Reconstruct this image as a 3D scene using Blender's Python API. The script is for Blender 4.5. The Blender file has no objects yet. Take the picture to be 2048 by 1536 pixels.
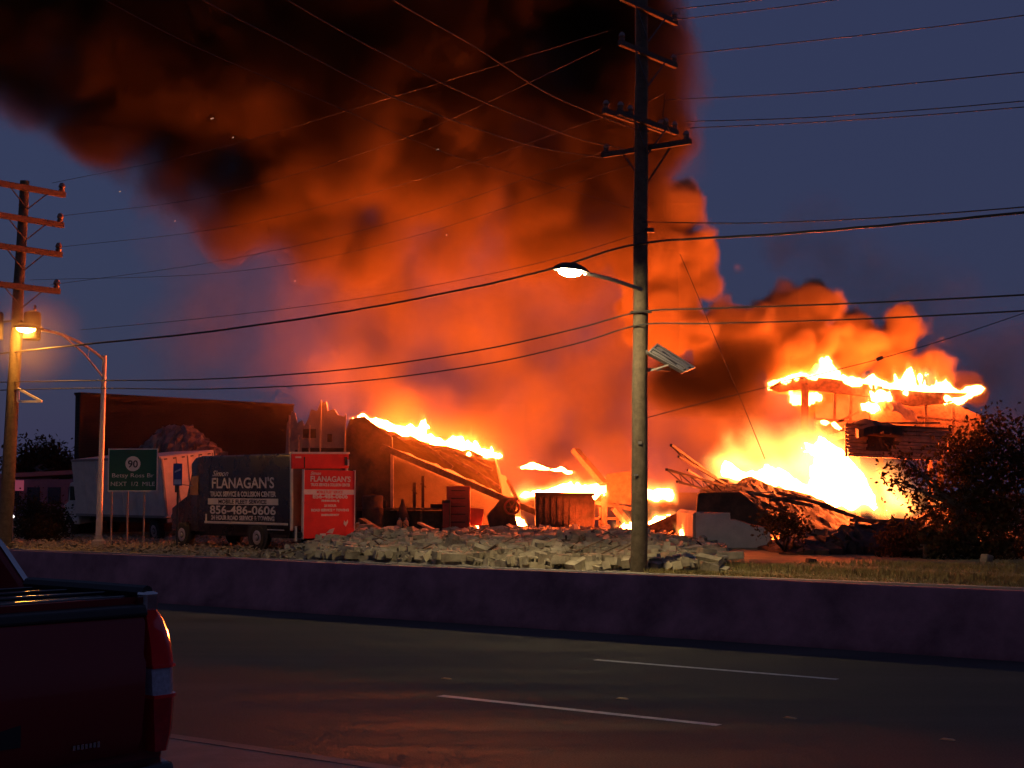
import bpy, bmesh, math, random
import numpy as np
from mathutils import Vector, Matrix

# ------------------------------------------------------------------ camera
scene = bpy.context.scene
F = 3076.0                      # focal length in photo pixels (2048 wide)
PITCH = math.atan(212.0 / F)
CAM_Z = 2.0
cam_data = bpy.data.cameras.new("camera")
cam = bpy.data.objects.new("camera", cam_data)
scene.collection.objects.link(cam)
cam_data.sensor_width = 36.0
cam_data.lens = F / 2048.0 * 36.0
cam_data.clip_start = 0.05
cam_data.clip_end = 3000.0
cam.location = (0, 0, CAM_Z)
cam.rotation_euler = (math.pi / 2 + PITCH, 0, 0)
scene.camera = cam

# ------------------------------------------------------------------ sky, sun, exposure
world = bpy.data.worlds.new("World")
scene.world = world
world.use_nodes = True
wnt = world.node_tree
wnt.nodes.clear()
w_out = wnt.nodes.new("ShaderNodeOutputWorld")
w_bg = wnt.nodes.new("ShaderNodeBackground")
w_sky = wnt.nodes.new("ShaderNodeTexSky")
w_sky.sky_type = 'NISHITA'
w_sky.sun_disc = False
SUN_EL = math.radians(-1.0)
SUN_ROT = math.radians(-70.0)
w_sky.sun_elevation = SUN_EL
w_sky.sun_rotation = SUN_ROT
w_sky.altitude = 0
w_sky.air_density = 1.2
w_sky.dust_density = 1.0
w_sky.ozone_density = 3.0
w_bg.inputs["Strength"].default_value = 0.06
# heavy dusk overcast that covers the whole sky, added to the clear-air glow
w_cloud = wnt.nodes.new("ShaderNodeBackground")
w_cloud.inputs["Color"].default_value = (0.027, 0.033, 0.080, 1)
w_cloud.inputs["Strength"].default_value = 1.0
w_add = wnt.nodes.new("ShaderNodeAddShader")
wnt.links.new(w_sky.outputs[0], w_bg.inputs[0])
wnt.links.new(w_bg.outputs[0], w_add.inputs[0])
wnt.links.new(w_cloud.outputs[0], w_add.inputs[1])
wnt.links.new(w_add.outputs[0], w_out.inputs[0])

vs = scene.view_settings
scene.display_settings.display_device = 'sRGB'
vs.view_transform = 'Standard'
vs.look = 'None'
vs.exposure = 0.0
vs.gamma = 1.0
vs.use_curve_mapping = False

cy = scene.cycles
scene.render.engine = 'CYCLES'
cy.use_denoising = True
cy.denoiser = 'OPENIMAGEDENOISE'
cy.use_adaptive_sampling = True
cy.adaptive_threshold = 0.06
cy.adaptive_min_samples = 16
cy.time_limit = 800
cy.max_bounces = 6
cy.diffuse_bounces = 2
cy.glossy_bounces = 3
cy.transmission_bounces = 4
cy.volume_bounces = 2
cy.transparent_max_bounces = 12
cy.volume_step_rate = 4.0
cy.volume_max_steps = 256
cy.sample_clamp_indirect = 4.0
cy.use_light_tree = True
cy.caustics_reflective = False
cy.caustics_refractive = False

# ------------------------------------------------------------------ helpers
C = scene.collection
CT, ST = math.cos(PITCH), math.sin(PITCH)


def at(px, py, Y):
    """World point that lies at depth Y on the line of sight of photo pixel (px, py)."""
    u, v = (px - 1024.0) / F, (768.0 - py) / F
    d = Vector((u, CT - v * ST, ST + v * CT))
    k = Y / d.y
    return Vector((d.x * k, Y, CAM_Z + d.z * k))


def gnd(px, py, z=0.0):
    """World point on the level z below photo pixel (px, py)."""
    u, v = (px - 1024.0) / F, (768.0 - py) / F
    d = Vector((u, CT - v * ST, ST + v * CT))
    k = (z - CAM_Z) / d.z
    return Vector((d.x * k, d.y * k, z))


ROAD_A = math.atan2(4024.0, F)
RD = Vector((-math.sin(ROAD_A), math.cos(ROAD_A), 0))      # along the road, away to the left
RN = Vector((math.cos(ROAD_A), math.sin(ROAD_A), 0))       # across the road, away


def road(n, t, z=0.0):
    p = RN * n + RD * t
    return Vector((p.x, p.y, z))


# ---- numpy noise
def _lattice(seed, n=64):
    return np.random.RandomState(seed).rand(n, n, n).astype(np.float32)


_LAT = {}


def vnoise(x, y, z, seed=0):
    """Periodic smooth value noise, -1..1."""
    if seed not in _LAT:
        _LAT[seed] = _lattice(seed)
    L = _LAT[seed]
    n = L.shape[0]
    xi, yi, zi = np.floor(x).astype(np.int32), np.floor(y).astype(np.int32), np.floor(z).astype(np.int32)
    fx, fy, fz = x - xi, y - yi, z - zi
    fx, fy, fz = (f * f * (3 - 2 * f) for f in (fx, fy, fz))
    x0, y0, z0 = xi % n, yi % n, zi % n
    x1, y1, z1 = (x0 + 1) % n, (y0 + 1) % n, (z0 + 1) % n
    a = L[x0, y0, z0] * (1 - fx) + L[x1, y0, z0] * fx
    b = L[x0, y1, z0] * (1 - fx) + L[x1, y1, z0] * fx
    c = L[x0, y0, z1] * (1 - fx) + L[x1, y0, z1] * fx
    d = L[x0, y1, z1] * (1 - fx) + L[x1, y1, z1] * fx
    a = a * (1 - fy) + b * fy
    c = c * (1 - fy) + d * fy
    return (a * (1 - fz) + c * fz) * 2 - 1


def fbm(x, y, z, octaves=4, seed=0, gain=0.5):
    s, amp, tot = 0, 1.0, 0.0
    for o in range(octaves):
        s = s + amp * vnoise(x + 13.7 * o, y + 7.1 * o, z + 3.3 * o, seed)
        tot += amp
        amp *= gain
        x, y, z = x * 2.03, y * 2.03, z * 2.03
    return s / tot


def cells(x, y, z, seed=0):
    """Distance to the nearest of jittered lattice points (Worley F1)."""
    key = ("c", seed)
    if key not in _LAT:
        _LAT[key] = np.random.RandomState(seed + 99).rand(32, 32, 32, 3).astype(np.float32)
    J = _LAT[key]
    n = 32
    xi, yi, zi = np.floor(x).astype(np.int32), np.floor(y).astype(np.int32), np.floor(z).astype(np.int32)
    best = np.full(x.shape, 9.0, np.float32)
    for dx in (-1, 0, 1):
        for dy in (-1, 0, 1):
            for dz in (-1, 0, 1):
                a, b, c = xi + dx, yi + dy, zi + dz
                j = J[a % n, b % n, c % n]
                d2 = (a + j[..., 0] - x) ** 2 + (b + j[..., 1] - y) ** 2 + (c + j[..., 2] - z) ** 2
                np.minimum(best, d2, out=best)
    return np.sqrt(best)


def sstep(a, b, x):
    t = np.clip((x - a) / (b - a), 0, 1)
    return t * t * (3 - 2 * t)


def grid_axes(lo, hi, vox):
    res = [max(4, int(round((h - l) / vox)) + 1) for l, h in zip(lo, hi)]
    ax = [np.linspace(l, h, r, dtype=np.float32) for l, h, r in zip(lo, hi, res)]
    # index = ix + nx*(iy + ny*iz)
    Z, Y, X = np.meshgrid(ax[2], ax[1], ax[0], indexing='ij')
    return res, X, Y, Z


def coarse(fn, X, Y, Z, k=3):
    """Evaluate a slowly varying field on every k-th voxel and blend it up linearly."""
    ax = [Z[:, 0, 0], Y[0, :, 0], X[0, 0, :]]
    cx = [np.linspace(a[0], a[-1], max(2, int(len(a) / k)), dtype=np.float32) for a in ax]
    Zc, Yc, Xc = np.meshgrid(*cx, indexing='ij')
    f = fn(Xc, Yc, Zc)
    for d in range(3):
        t = (ax[d] - cx[d][0]) / (cx[d][1] - cx[d][0])
        i = np.clip(t.astype(int), 0, len(cx[d]) - 2)
        u = (t - i).astype(np.float32)
        sh = [1, 1, 1]
        sh[d] = -1
        u = u.reshape(sh)
        f = np.take(f, i, axis=d) * (1 - u) + np.take(f, i + 1, axis=d) * u
    return f.astype(np.float32)


def volume_tree(lo, hi, res, mat=None, mesh_threshold=None):
    """Geometry nodes that lay a per-point attribute 'd' out as a voxel grid."""
    nt = bpy.data.node_groups.new("voxel_grid", 'GeometryNodeTree')
    nt.interface.new_socket("Geometry", in_out='INPUT', socket_type='NodeSocketGeometry')
    nt.interface.new_socket("Geometry", in_out='OUTPUT', socket_type='NodeSocketGeometry')
    N, Lk = nt.nodes, nt.links
    gi, go = N.new('NodeGroupInput'), N.new('NodeGroupOutput')
    pos = N.new('GeometryNodeInputPosition')
    sub = N.new('ShaderNodeVectorMath'); sub.operation = 'SUBTRACT'
    sub.inputs[1].default_value = lo
    div = N.new('ShaderNodeVectorMath'); div.operation = 'DIVIDE'
    div.inputs[1].default_value = [(h - l) / (r - 1) for l, h, r in zip(lo, hi, res)]
    Lk.new(pos.outputs[0], sub.inputs[0]); Lk.new(sub.outputs[0], div.inputs[0])
    sep = N.new('ShaderNodeSeparateXYZ'); Lk.new(div.outputs[0], sep.inputs[0])

    def rnd(sock):
        m = N.new('ShaderNodeMath'); m.operation = 'ROUND'; Lk.new(sock, m.inputs[0]); return m.outputs[0]

    def madd(a, k, b):
        m = N.new('ShaderNodeMath'); m.operation = 'MULTIPLY_ADD'
        Lk.new(a, m.inputs[0]); m.inputs[1].default_value = k; Lk.new(b, m.inputs[2]); return m.outputs[0]
    ix, iy, iz = rnd(sep.outputs[0]), rnd(sep.outputs[1]), rnd(sep.outputs[2])
    idx = madd(madd(iz, res[1], iy), res[0], ix)
    att = N.new('GeometryNodeInputNamedAttribute'); att.data_type = 'FLOAT'; att.inputs[0].default_value = 'd'
    si = N.new('GeometryNodeSampleIndex'); si.data_type = 'FLOAT'; si.domain = 'POINT'
    Lk.new(gi.outputs[0], si.inputs['Geometry'])
    Lk.new(att.outputs[0], si.inputs['Value'])
    Lk.new(idx, si.inputs['Index'])
    vc = N.new('GeometryNodeVolumeCube')
    Lk.new(si.outputs[0], vc.inputs['Density'])
    vc.inputs['Min'].default_value = lo
    vc.inputs['Max'].default_value = hi
    for k, r in zip(('Resolution X', 'Resolution Y', 'Resolution Z'), res):
        vc.inputs[k].default_value = r
    last = vc.outputs[0]
    if mesh_threshold is not None:
        vm = N.new('GeometryNodeVolumeToMesh')
        vm.inputs['Threshold'].default_value = mesh_threshold
        Lk.new(last, vm.inputs[0]); last = vm.outputs[0]
    elif mat is not None:
        sm = N.new('GeometryNodeSetMaterial'); sm.inputs['Material'].default_value = mat
        Lk.new(last, sm.inputs['Geometry']); last = sm.outputs[0]
    Lk.new(last, go.inputs[0])
    return nt


def voxel_mesh(name, res, dens):
    me = bpy.data.meshes.new(name)
    n = res[0] * res[1] * res[2]
    me.vertices.add(n)
    a = me.attributes.new('d', 'FLOAT', 'POINT')
    a.data.foreach_set('value', np.ascontiguousarray(dens, np.float32).ravel())
    return me


def voxel_volume(name, lo, hi, res, dens, mat, parent=None):
    me = voxel_mesh(name, res, dens)
    me.materials.append(mat)
    o = bpy.data.objects.new(name, me)
    C.objects.link(o)
    md = o.modifiers.new("voxels", 'NODES')
    md.node_group = volume_tree(lo, hi, res, mat)
    if parent:
        o.parent = parent
    return o


def voxel_surface(name, lo, hi, res, dens, threshold, mat, parent=None):
    """Marching-cubes surface of the field, as a plain mesh object."""
    me = voxel_mesh(name + "_field", res, dens)
    tmp = bpy.data.objects.new(name + "_field", me)
    C.objects.link(tmp)
    md = tmp.modifiers.new("voxels", 'NODES')
    ng = volume_tree(lo, hi, res, None, threshold)
    md.node_group = ng
    dg = bpy.context.evaluated_depsgraph_get()
    dg.update()
    out = bpy.data.meshes.new_from_object(tmp.evaluated_get(dg))
    bpy.data.objects.remove(tmp)
    bpy.data.meshes.remove(me)
    bpy.data.node_groups.remove(ng)
    out.materials.clear()
    out.materials.append(mat)
    o = bpy.data.objects.new(name, out)
    C.objects.link(o)
    if parent:
        o.parent = parent
    return o

# ------------------------------------------------------------------ mesh builder, materials, tags
class MB:
    """Collects solids in one list of vertices and faces; M maps them to the world."""

    def __init__(self, M=None):
        self.v, self.f, self.M = [], [], M or Matrix()

    def add(self, verts, faces):
        o = len(self.v)
        self.v += [tuple(self.M @ Vector(p)) for p in verts]
        self.f += [[i + o for i in f] for f in faces]
        return self

    def box(self, c, s, R=None):
        x, y, z = s[0] / 2, s[1] / 2, s[2] / 2
        vs = [Vector(p) for p in ((-x, -y, -z), (x, -y, -z), (x, y, -z), (-x, y, -z), (-x, -y, z), (x, -y, z), (x, y, z), (-x, y, z))]
        if R is not None:
            vs = [R @ p for p in vs]
        c = Vector(c)
        return self.add([p + c for p in vs], [(0, 3, 2, 1), (4, 5, 6, 7), (0, 1, 5, 4), (1, 2, 6, 5), (2, 3, 7, 6), (3, 0, 4, 7)])

    def bar(self, a, b, w, h=None, up=(0, 0, 1)):
        """Square bar from a to b."""
        a, b = Vector(a), Vector(b)
        h = w if h is None else h
        d = (b - a)
        L = d.length
        d = d.normalized()
        u = Vector(up)
        if abs(u.dot(d)) > 0.98:
            u = Vector((1, 0, 0))
        s = d.cross(u).normalized()
        u = s.cross(d)
        vs = []
        for q in (a, b):
            for i, j in ((-1, -1), (1, -1), (1, 1), (-1, 1)):
                vs.append(q + s * (i * w / 2) + u * (j * h / 2))
        return self.add(vs, [(0, 1, 2, 3), (7, 6, 5, 4), (0, 4, 5, 1), (1, 5, 6, 2), (2, 6, 7, 3), (3, 7, 4, 0)])

    def tube(self, pts, r, n=8, caps=True):
        pts = [Vector(p) for p in pts]
        rs = r if isinstance(r, (list, tuple)) else [r] * len(pts)
        vs, fs = [], []
        prev = None
        for i, p in enumerate(pts):
            d = (pts[min(i + 1, len(pts) - 1)] - pts[max(i - 1, 0)]).normalized()
            if prev is None:
                u = Vector((0, 0, 1)) if abs(d.z) < 0.9 else Vector((1, 0, 0))
            else:
                u = prev
            s = d.cross(u).normalized()
            u = s.cross(d).normalized()
            prev = u
            for k in range(n):
                a = 2 * math.pi * k / n
                vs.append(p + (s * math.cos(a) + u * math.sin(a)) * rs[i])
        for i in range(len(pts) - 1):
            for k in range(n):
                k2 = (k + 1) % n
                fs.append((i * n + k, i * n + k2, (i + 1) * n + k2, (i + 1) * n + k))
        if caps:
            fs.append(tuple(range(n))[::-1])
            fs.append(tuple((len(pts) - 1) * n + k for k in range(n)))
        return self.add(vs, fs)

    def lathe(self, c, prof, axis=(0, 0, 1), n=16):
        """prof: list of (radius, height along the axis)."""
        ax = Vector(axis).normalized()
        u = Vector((1, 0, 0)) if abs(ax.x) < 0.9 else Vector((0, 1, 0))
        s = ax.cross(u).normalized()
        u = s.cross(ax)
        c = Vector(c)
        vs, fs = [], []
        for r, h in prof:
            for k in range(n):
                a = 2 * math.pi * k / n
                vs.append(c + ax * h + (u * math.cos(a) + s * math.sin(a)) * r)
        for i in range(len(prof) - 1):
            for k in range(n):
                k2 = (k + 1) % n
                fs.append((i * n + k, i * n + k2, (i + 1) * n + k2, (i + 1) * n + k))
        fs.append(tuple(range(n))[::-1])
        fs.append(tuple((len(prof) - 1) * n + k for k in range(n)))
        return self.add(vs, fs)

    def slab(self, poly, off):
        """Polygon (list of points) extruded by the vector off."""
        n = len(poly)
        off = Vector(off)
        vs = [Vector(p) for p in poly] + [Vector(p) + off for p in poly]
        fs = [tuple(range(n)), tuple(range(2 * n - 1, n - 1, -1))]
        for k in range(n):
            k2 = (k + 1) % n
            fs.append((k, k + n, k2 + n, k2))
        return self.add(vs, fs)

    def sheet(self, rows, off):
        """Grid of points (rows of equal length) with thickness off."""
        off = Vector(off)
        m, n = len(rows), len(rows[0])
        P = [Vector(p) for r in rows for p in r]
        vs = P + [p + off for p in P]
        N = m * n
        fs = []
        for i in range(m - 1):
            for j in range(n - 1):
                a, b, c, d = i * n + j, i * n + j + 1, (i + 1) * n + j + 1, (i + 1) * n + j
                fs.append((a, b, c, d))
                fs.append((a + N, d + N, c + N, b + N))
        ring = [j for j in range(n)] + [i * n + n - 1 for i in range(1, m)] + [(m - 1) * n + j for j in range(n - 2, -1, -1)] + [i * n for i in range(m - 2, 0, -1)]
        for k in range(len(ring)):
            a, b = ring[k], ring[(k + 1) % len(ring)]
            fs.append((a, a + N, b + N, b))
        return self.add(vs, fs)

    def mesh(self, name, mat, origin):
        me = bpy.data.meshes.new(name)
        o = Vector(origin)
        me.from_pydata([tuple(Vector(p) - o) for p in self.v], [], self.f)
        me.materials.append(mat)
        bm = bmesh.new()
        bm.from_mesh(me)
        bmesh.ops.recalc_face_normals(bm, faces=bm.faces)
        bm.to_mesh(me)
        bm.free()
        return me

    def build(self, name, mat, parent=None, smooth=False, bevel=0.0, seg=2):
        a = np.array(self.v)
        lo, hi = a.min(0), a.max(0)
        org = Vector(((lo[0] + hi[0]) / 2, (lo[1] + hi[1]) / 2, lo[2]))
        me = self.mesh(name, mat, org)
        ob = bpy.data.objects.new(name, me)
        C.objects.link(ob)
        if parent is not None:
            ob.parent = parent
            ob.location = org - wloc(parent)
        else:
            ob.location = org
        if smooth:
            for p in me.polygons:
                p.use_smooth = True
            me.set_sharp_from_angle(angle=math.radians(40))
        if bevel:
            b = ob.modifiers.new("bevel", 'BEVEL')
            b.width = bevel
            b.segments = seg
            b.limit_method = 'ANGLE'
        return ob


def wloc(o):
    p = Vector(o.location)
    while o.parent is not None:
        o = o.parent
        p = p + Vector(o.location)
    return p


def tag(o, label, cat, group=None):
    o["label"] = label
    o["category"] = cat
    if group:
        o["group"] = group
    return o


def thing(name, label, cat, loc, group=None):
    e = bpy.data.objects.new(name, None)
    e.empty_display_size = 0.2
    C.objects.link(e)
    e.location = loc
    return tag(e, label, cat, group)


def struct(o):
    o["kind"] = "structure"
    return o


def frame(origin, fwd):
    """Local x right, y forward, z up at origin, forward along fwd (level)."""
    f = Vector((fwd[0], fwd[1], 0)).normalized()
    r = Vector((f.y, -f.x, 0))
    M = Matrix(((r.x, f.x, 0, origin[0]), (r.y, f.y, 0, origin[1]), (0, 0, 1, origin[2]), (0, 0, 0, 1)))
    return M


_MATS = {}


def mat(name, col, rough=0.7, metal=0.0, var=0.25, scale=6.0, bump=0.0, bscale=40.0, coat=0.0, spec=0.5, emit=None, estr=0.0, col2=None, detail=6.0):
    """Principled surface whose colour wanders between shades of col (or to col2) with object-space noise."""
    if name in _MATS:
        return _MATS[name]
    m = bpy.data.materials.new(name)
    m.use_nodes = True
    nt = m.node_tree
    b = nt.nodes["Principled BSDF"]
    b.inputs["Roughness"].default_value = rough
    b.inputs["Metallic"].default_value = metal
    b.inputs["Specular IOR Level"].default_value = spec
    b.inputs["Coat Weight"].default_value = coat
    b.inputs["Coat Roughness"].default_value = 0.06
    b.inputs["Base Color"].default_value = (*col, 1)
    geo = nt.nodes.new("ShaderNodeNewGeometry")
    if var > 0 or col2:
        n1 = nt.nodes.new("ShaderNodeTexNoise")
        n1.inputs["Scale"].default_value = scale
        n1.inputs["Detail"].default_value = detail
        n1.inputs["Roughness"].default_value = 0.65
        nt.links.new(geo.outputs["Position"], n1.inputs["Vector"])
        rp = nt.nodes.new("ShaderNodeValToRGB")
        c2 = col2 or tuple(min(1, c * (1 + var)) for c in col)
        c1 = col if col2 else tuple(c * (1 - var) for c in col)
        rp.color_ramp.elements[0].position = 0.32
        rp.color_ramp.elements[1].position = 0.68
        rp.color_ramp.elements[0].color = (*c1, 1)
        rp.color_ramp.elements[1].color = (*c2, 1)
        nt.links.new(n1.outputs["Fac"], rp.inputs[0])
        nt.links.new(rp.outputs[0], b.inputs["Base Color"])
        mr = nt.nodes.new("ShaderNodeMapRange")
        mr.inputs["To Min"].default_value = max(0.02, rough - 0.12)
        mr.inputs["To Max"].default_value = min(1.0, rough + 0.12)
        nt.links.new(n1.outputs["Fac"], mr.inputs[0])
        nt.links.new(mr.outputs[0], b.inputs["Roughness"])
    if bump > 0:
        n2 = nt.nodes.new("ShaderNodeTexNoise")
        n2.inputs["Scale"].default_value = bscale
        n2.inputs["Detail"].default_value = 5
        nt.links.new(geo.outputs["Position"], n2.inputs["Vector"])
        bp = nt.nodes.new("ShaderNodeBump")
        bp.inputs["Strength"].default_value = bump
        bp.inputs["Distance"].default_value = 0.03
        nt.links.new(n2.outputs["Fac"], bp.inputs["Height"])
        nt.links.new(bp.outputs[0], b.inputs["Normal"])
    if emit:
        b.inputs["Emission Color"].default_value = (*emit, 1)
        b.inputs["Emission Strength"].default_value = estr
    _MATS[name] = m
    return m


def letters(text, height, M, mat_, parent, name="lettering", bold=0.0, width=None, shear=0.0, align='CENTER', depth=0.004):
    """Flat lettering: text lies in the local x/z plane of M, facing local -y; height = cap height."""
    cu = bpy.data.curves.new("text", 'FONT')
    cu.body = text
    cu.size = height / 0.72
    cu.align_x = align
    cu.offset = bold
    cu.shear = shear
    cu.resolution_u = 3
    tmp = bpy.data.objects.new("text", cu)
    C.objects.link(tmp)
    dg = bpy.context.evaluated_depsgraph_get()
    dg.update()
    me = bpy.data.meshes.new_from_object(tmp.evaluated_get(dg))
    bpy.data.objects.remove(tmp)
    bpy.data.curves.remove(cu)
    a = np.array([tuple(v.co) for v in me.vertices])
    kx = 1.0
    if width is not None:
        kx = width / (a[:, 0].max() - a[:, 0].min())
    mb = MB(M)
    mb.add([(p[0] * kx, 0, p[1]) for p in a], [tuple(p.vertices) for p in me.polygons])
    bpy.data.meshes.remove(me)
    return mb.build(name, mat_, parent)


def jitter(p, s, rnd):
    return Vector(p) + Vector((rnd.uniform(-s, s), rnd.uniform(-s, s), rnd.uniform(-s, s)))

# ------------------------------------------------------------------ ground and road
def road_sheet(name, n0, n1, t0, t1, z, m, th=0.3):
    mb = MB()
    mb.slab([road(n0, t0, z), road(n1, t0, z), road(n1, t1, z), road(n0, t1, z)], (0, 0, -th))
    return struct(mb.build(name, m))


def asphalt_mat():
    m = mat("asphalt", (0.050, 0.046, 0.045), 0.62, var=0.0, bump=0.35, bscale=90, spec=0.12)
    nt = m.node_tree
    b = nt.nodes["Principled BSDF"]
    geo = nt.nodes.new("ShaderNodeNewGeometry")
    # stretch the wear along the lanes
    mp = nt.nodes.new("ShaderNodeMapping")
    mp.inputs["Rotation"].default_value = (0, 0, -(math.pi / 2 + ROAD_A))
    mp.inputs["Scale"].default_value = (0.12, 1.0, 1.0)
    nt.links.new(geo.outputs["Position"], mp.inputs[0])
    n1 = nt.nodes.new("ShaderNodeTexNoise"); n1.inputs["Scale"].default_value = 1.1; n1.inputs["Detail"].default_value = 5
    nt.links.new(mp.outputs[0], n1.inputs["Vector"])
    n2 = nt.nodes.new("ShaderNodeTexNoise"); n2.inputs["Scale"].default_value = 55; n2.inputs["Detail"].default_value = 3
    nt.links.new(geo.outputs["Position"], n2.inputs["Vector"])
    mx = nt.nodes.new("ShaderNodeMix"); mx.data_type = 'FLOAT'; mx.inputs[0].default_value = 0.45
    nt.links.new(n1.outputs["Fac"], mx.inputs[2]); nt.links.new(n2.outputs["Fac"], mx.inputs[3])
    rp = nt.nodes.new("ShaderNodeValToRGB")
    rp.color_ramp.elements[0].position = 0.36; rp.color_ramp.elements[0].color = (0.062, 0.047, 0.043, 1)
    rp.color_ramp.elements[1].position = 0.64; rp.color_ramp.elements[1].color = (0.15, 0.115, 0.105, 1)
    nt.links.new(mx.outputs[0], rp.inputs[0]); nt.links.new(rp.outputs[0], b.inputs["Base Color"])
    mr = nt.nodes.new("ShaderNodeMapRange")
    mr.inputs["From Min"].default_value = 0.35; mr.inputs["From Max"].default_value = 0.65
    mr.inputs["To Min"].default_value = 0.68; mr.inputs["To Max"].default_value = 0.95
    nt.links.new(n1.outputs["Fac"], mr.inputs[0]); nt.links.new(mr.outputs[0], b.inputs["Roughness"])
    return m


M_ASPH = asphalt_mat()
M_CONC = mat("concrete", (0.34, 0.31, 0.30), 0.85, var=0.22, scale=1.6, bump=0.25, bscale=60)
M_PAVE = mat("pavement_concrete", (0.17, 0.13, 0.13), 0.8, var=0.25, scale=2.5, bump=0.2, bscale=50)
M_LINE = mat("road_paint", (0.62, 0.58, 0.56), 0.6, var=0.3, scale=9, bump=0.2, bscale=80)
M_SOIL = mat("soil", (0.085, 0.065, 0.042), 0.95, scale=0.8, col2=(0.15, 0.125, 0.07), bump=0.6, bscale=9)
M_LAWN = mat("lawn_soil", (0.15, 0.125, 0.05), 0.95, scale=0.9, col2=(0.27, 0.22, 0.09), bump=0.8, bscale=14)

struct(MB().slab([(-700, -60, -0.06), (700, -60, -0.06), (700, 1300, -0.06), (-700, 1300, -0.06)], (0, 0, -0.5)).build("ground", M_SOIL))
road_sheet("road", 8.0, 18.9, -90, 160, 0.0, M_ASPH, 0.04)
road_sheet("road_far_lanes", 18.9, 29.5, -90, 160, -0.004, M_ASPH, 0.03)
road_sheet("pavement", 7.86, -12.0, -60, 80, 0.11, M_PAVE, 0.16)
road_sheet("kerb_near", 7.86, 8.0, -60, 80, 0.114, M_PAVE, 0.15)
road_sheet("kerb_far", 29.5, 29.68, -90, 160, 0.13, M_CONC, 0.17)
road_sheet("verge", 29.68, 46.0, -90, 160, 0.10, M_LAWN, 0.15)
road_sheet("lot", 46.0, 120.0, -90, 160, 0.08, M_SOIL, 0.12)

# painted dashes: 3.05 m long, 9.15 m apart
for n, px, py in ((11.41, 880, 1392), (14.9, 1190, 1320)):
    t0 = gnd(px, py).dot(RD)
    n = gnd(px, py).dot(RN)
    for k in (-1, 0, 1):
        te = t0 - k * 12.2
        mb = MB()
        rnd = random.Random(int(n * 10) + k)
        for i in range(10):
            ta, tb = te - 3.1 * i / 10, te - 3.1 * (i + 1) / 10
            w0, w1 = 0.055 + rnd.uniform(-.006, .006), 0.055 + rnd.uniform(-.006, .006)
            mb.add([road(n - w0, ta, .004), road(n + w0, ta, .004), road(n + w0, tb, .004), road(n - w0, tb, .004)], [(0, 1, 2, 3)])
        struct(mb.build("lane_marking", M_LINE))

# low studs along the middle of the lane; amber paints the fire's reflection
M_STUD = mat("stud_fire_glint", (0.75, 0.38, 0.12), 0.3, var=0.1)
for i, (px, py, lab) in enumerate([(893, 1358, "road stud with painted fire glint just above the far end of the nearer lane dash"), (1245, 1398, "road stud with painted fire glint between the two lane dashes"),
                                   (1580, 1437, "road stud with painted fire glint right of the nearer lane dash's end"), (1895, 1480, "road stud with painted fire glint nearest the lower right corner of the road")]):
    p = gnd(px, py)
    M = frame(p, RD)
    mb = MB(M)
    mb.add([(-.025, -.06, .002), (.025, -.06, .002), (.025, .06, .002), (-.025, .06, .002), (-.015, -.04, .012), (.015, -.04, .012), (.015, .04, .012), (-.015, .04, .012)],
           [(4, 5, 6, 7), (0, 1, 5, 4), (1, 2, 6, 5), (2, 3, 7, 6), (3, 0, 4, 7)])
    tag(mb.build("road_stud", M_STUD), lab, "road stud", "road studs in the lane")

# concrete median barrier (sloped faces), dark with grime
M_BARR = mat("barrier_concrete", (0.38, 0.15, 0.15), 0.9, var=0.42, scale=1.3, bump=0.25, bscale=70)
prof = [(18.02, 0.0), (18.02, 0.08), (18.20, 0.33), (18.27, 0.79), (18.29, 0.81), (18.43, 0.81), (18.45, 0.79), (18.52, 0.33), (18.70, 0.08), (18.70, 0.0)]
mb = MB()
rows = []
ts = [-60 + 2.0 * i for i in range(91)]
vs, fs = [], []
np_ = len(prof)
for i, t in enumerate(ts):
    w = 0.012 * math.sin(t * 0.7) + 0.008 * math.sin(t * 1.9 + 1)
    for n, z in prof:
        vs.append(road(n + w * 0.6, t, z + (w * 0.6 if z > 0.3 else 0)))
for i in range(len(ts) - 1):
    for k in range(np_ - 1):
        fs.append((i * np_ + k, i * np_ + k + 1, (i + 1) * np_ + k + 1, (i + 1) * np_ + k))
fs.append(tuple(range(np_)))
fs.append(tuple((len(ts) - 1) * np_ + k for k in range(np_ - 1, -1, -1)))
mb.add(vs, fs)
tag(mb.build("concrete_barrier", M_BARR, smooth=True), "long low concrete barrier along the middle of the road", "barrier")

# ------------------------------------------------------------------ poles, wires, lamps, signs
M_WOOD = mat("pole_wood", (0.115, 0.088, 0.058), 0.9, var=0.35, scale=7, bump=0.5, bscale=30)
M_ARMW = mat("crossarm_wood", (0.10, 0.068, 0.05), 0.9, var=0.3, scale=9)
M_PORC = mat("porcelain", (0.20, 0.13, 0.10), 0.2, var=0.1)
M_STEEL = mat("galvanised_steel", (0.30, 0.28, 0.26), 0.5, metal=0.6, var=0.12, scale=12)
M_WIRE = mat("black_cable", (0.022, 0.020, 0.020), 0.6, var=0.0)
M_WIREC = mat("bare_wire", (0.06, 0.042, 0.036), 0.7, metal=0.2, var=0.0)
M_ALU = mat("lamp_pole_aluminium", (0.55, 0.52, 0.50), 0.42, metal=0.5, var=0.1, scale=5)
M_DARKM = mat("dark_metal", (0.06, 0.055, 0.055), 0.5, metal=0.5, var=0.2)
M_TANK = mat("transformer_grey", (0.035, 0.03, 0.028), 0.75, var=0.15)


def lamp_glass(name, col, strength):
    m = bpy.data.materials.new(name)
    m.use_nodes = True
    nt = m.node_tree
    nt.nodes.clear()
    out = nt.nodes.new('ShaderNodeOutputMaterial')
    e = nt.nodes.new('ShaderNodeEmission')
    e.inputs[0].default_value = (*col, 1)
    e.inputs[1].default_value = strength
    nt.links.new(e.outputs[0], out.inputs[0])
    return m


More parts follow.
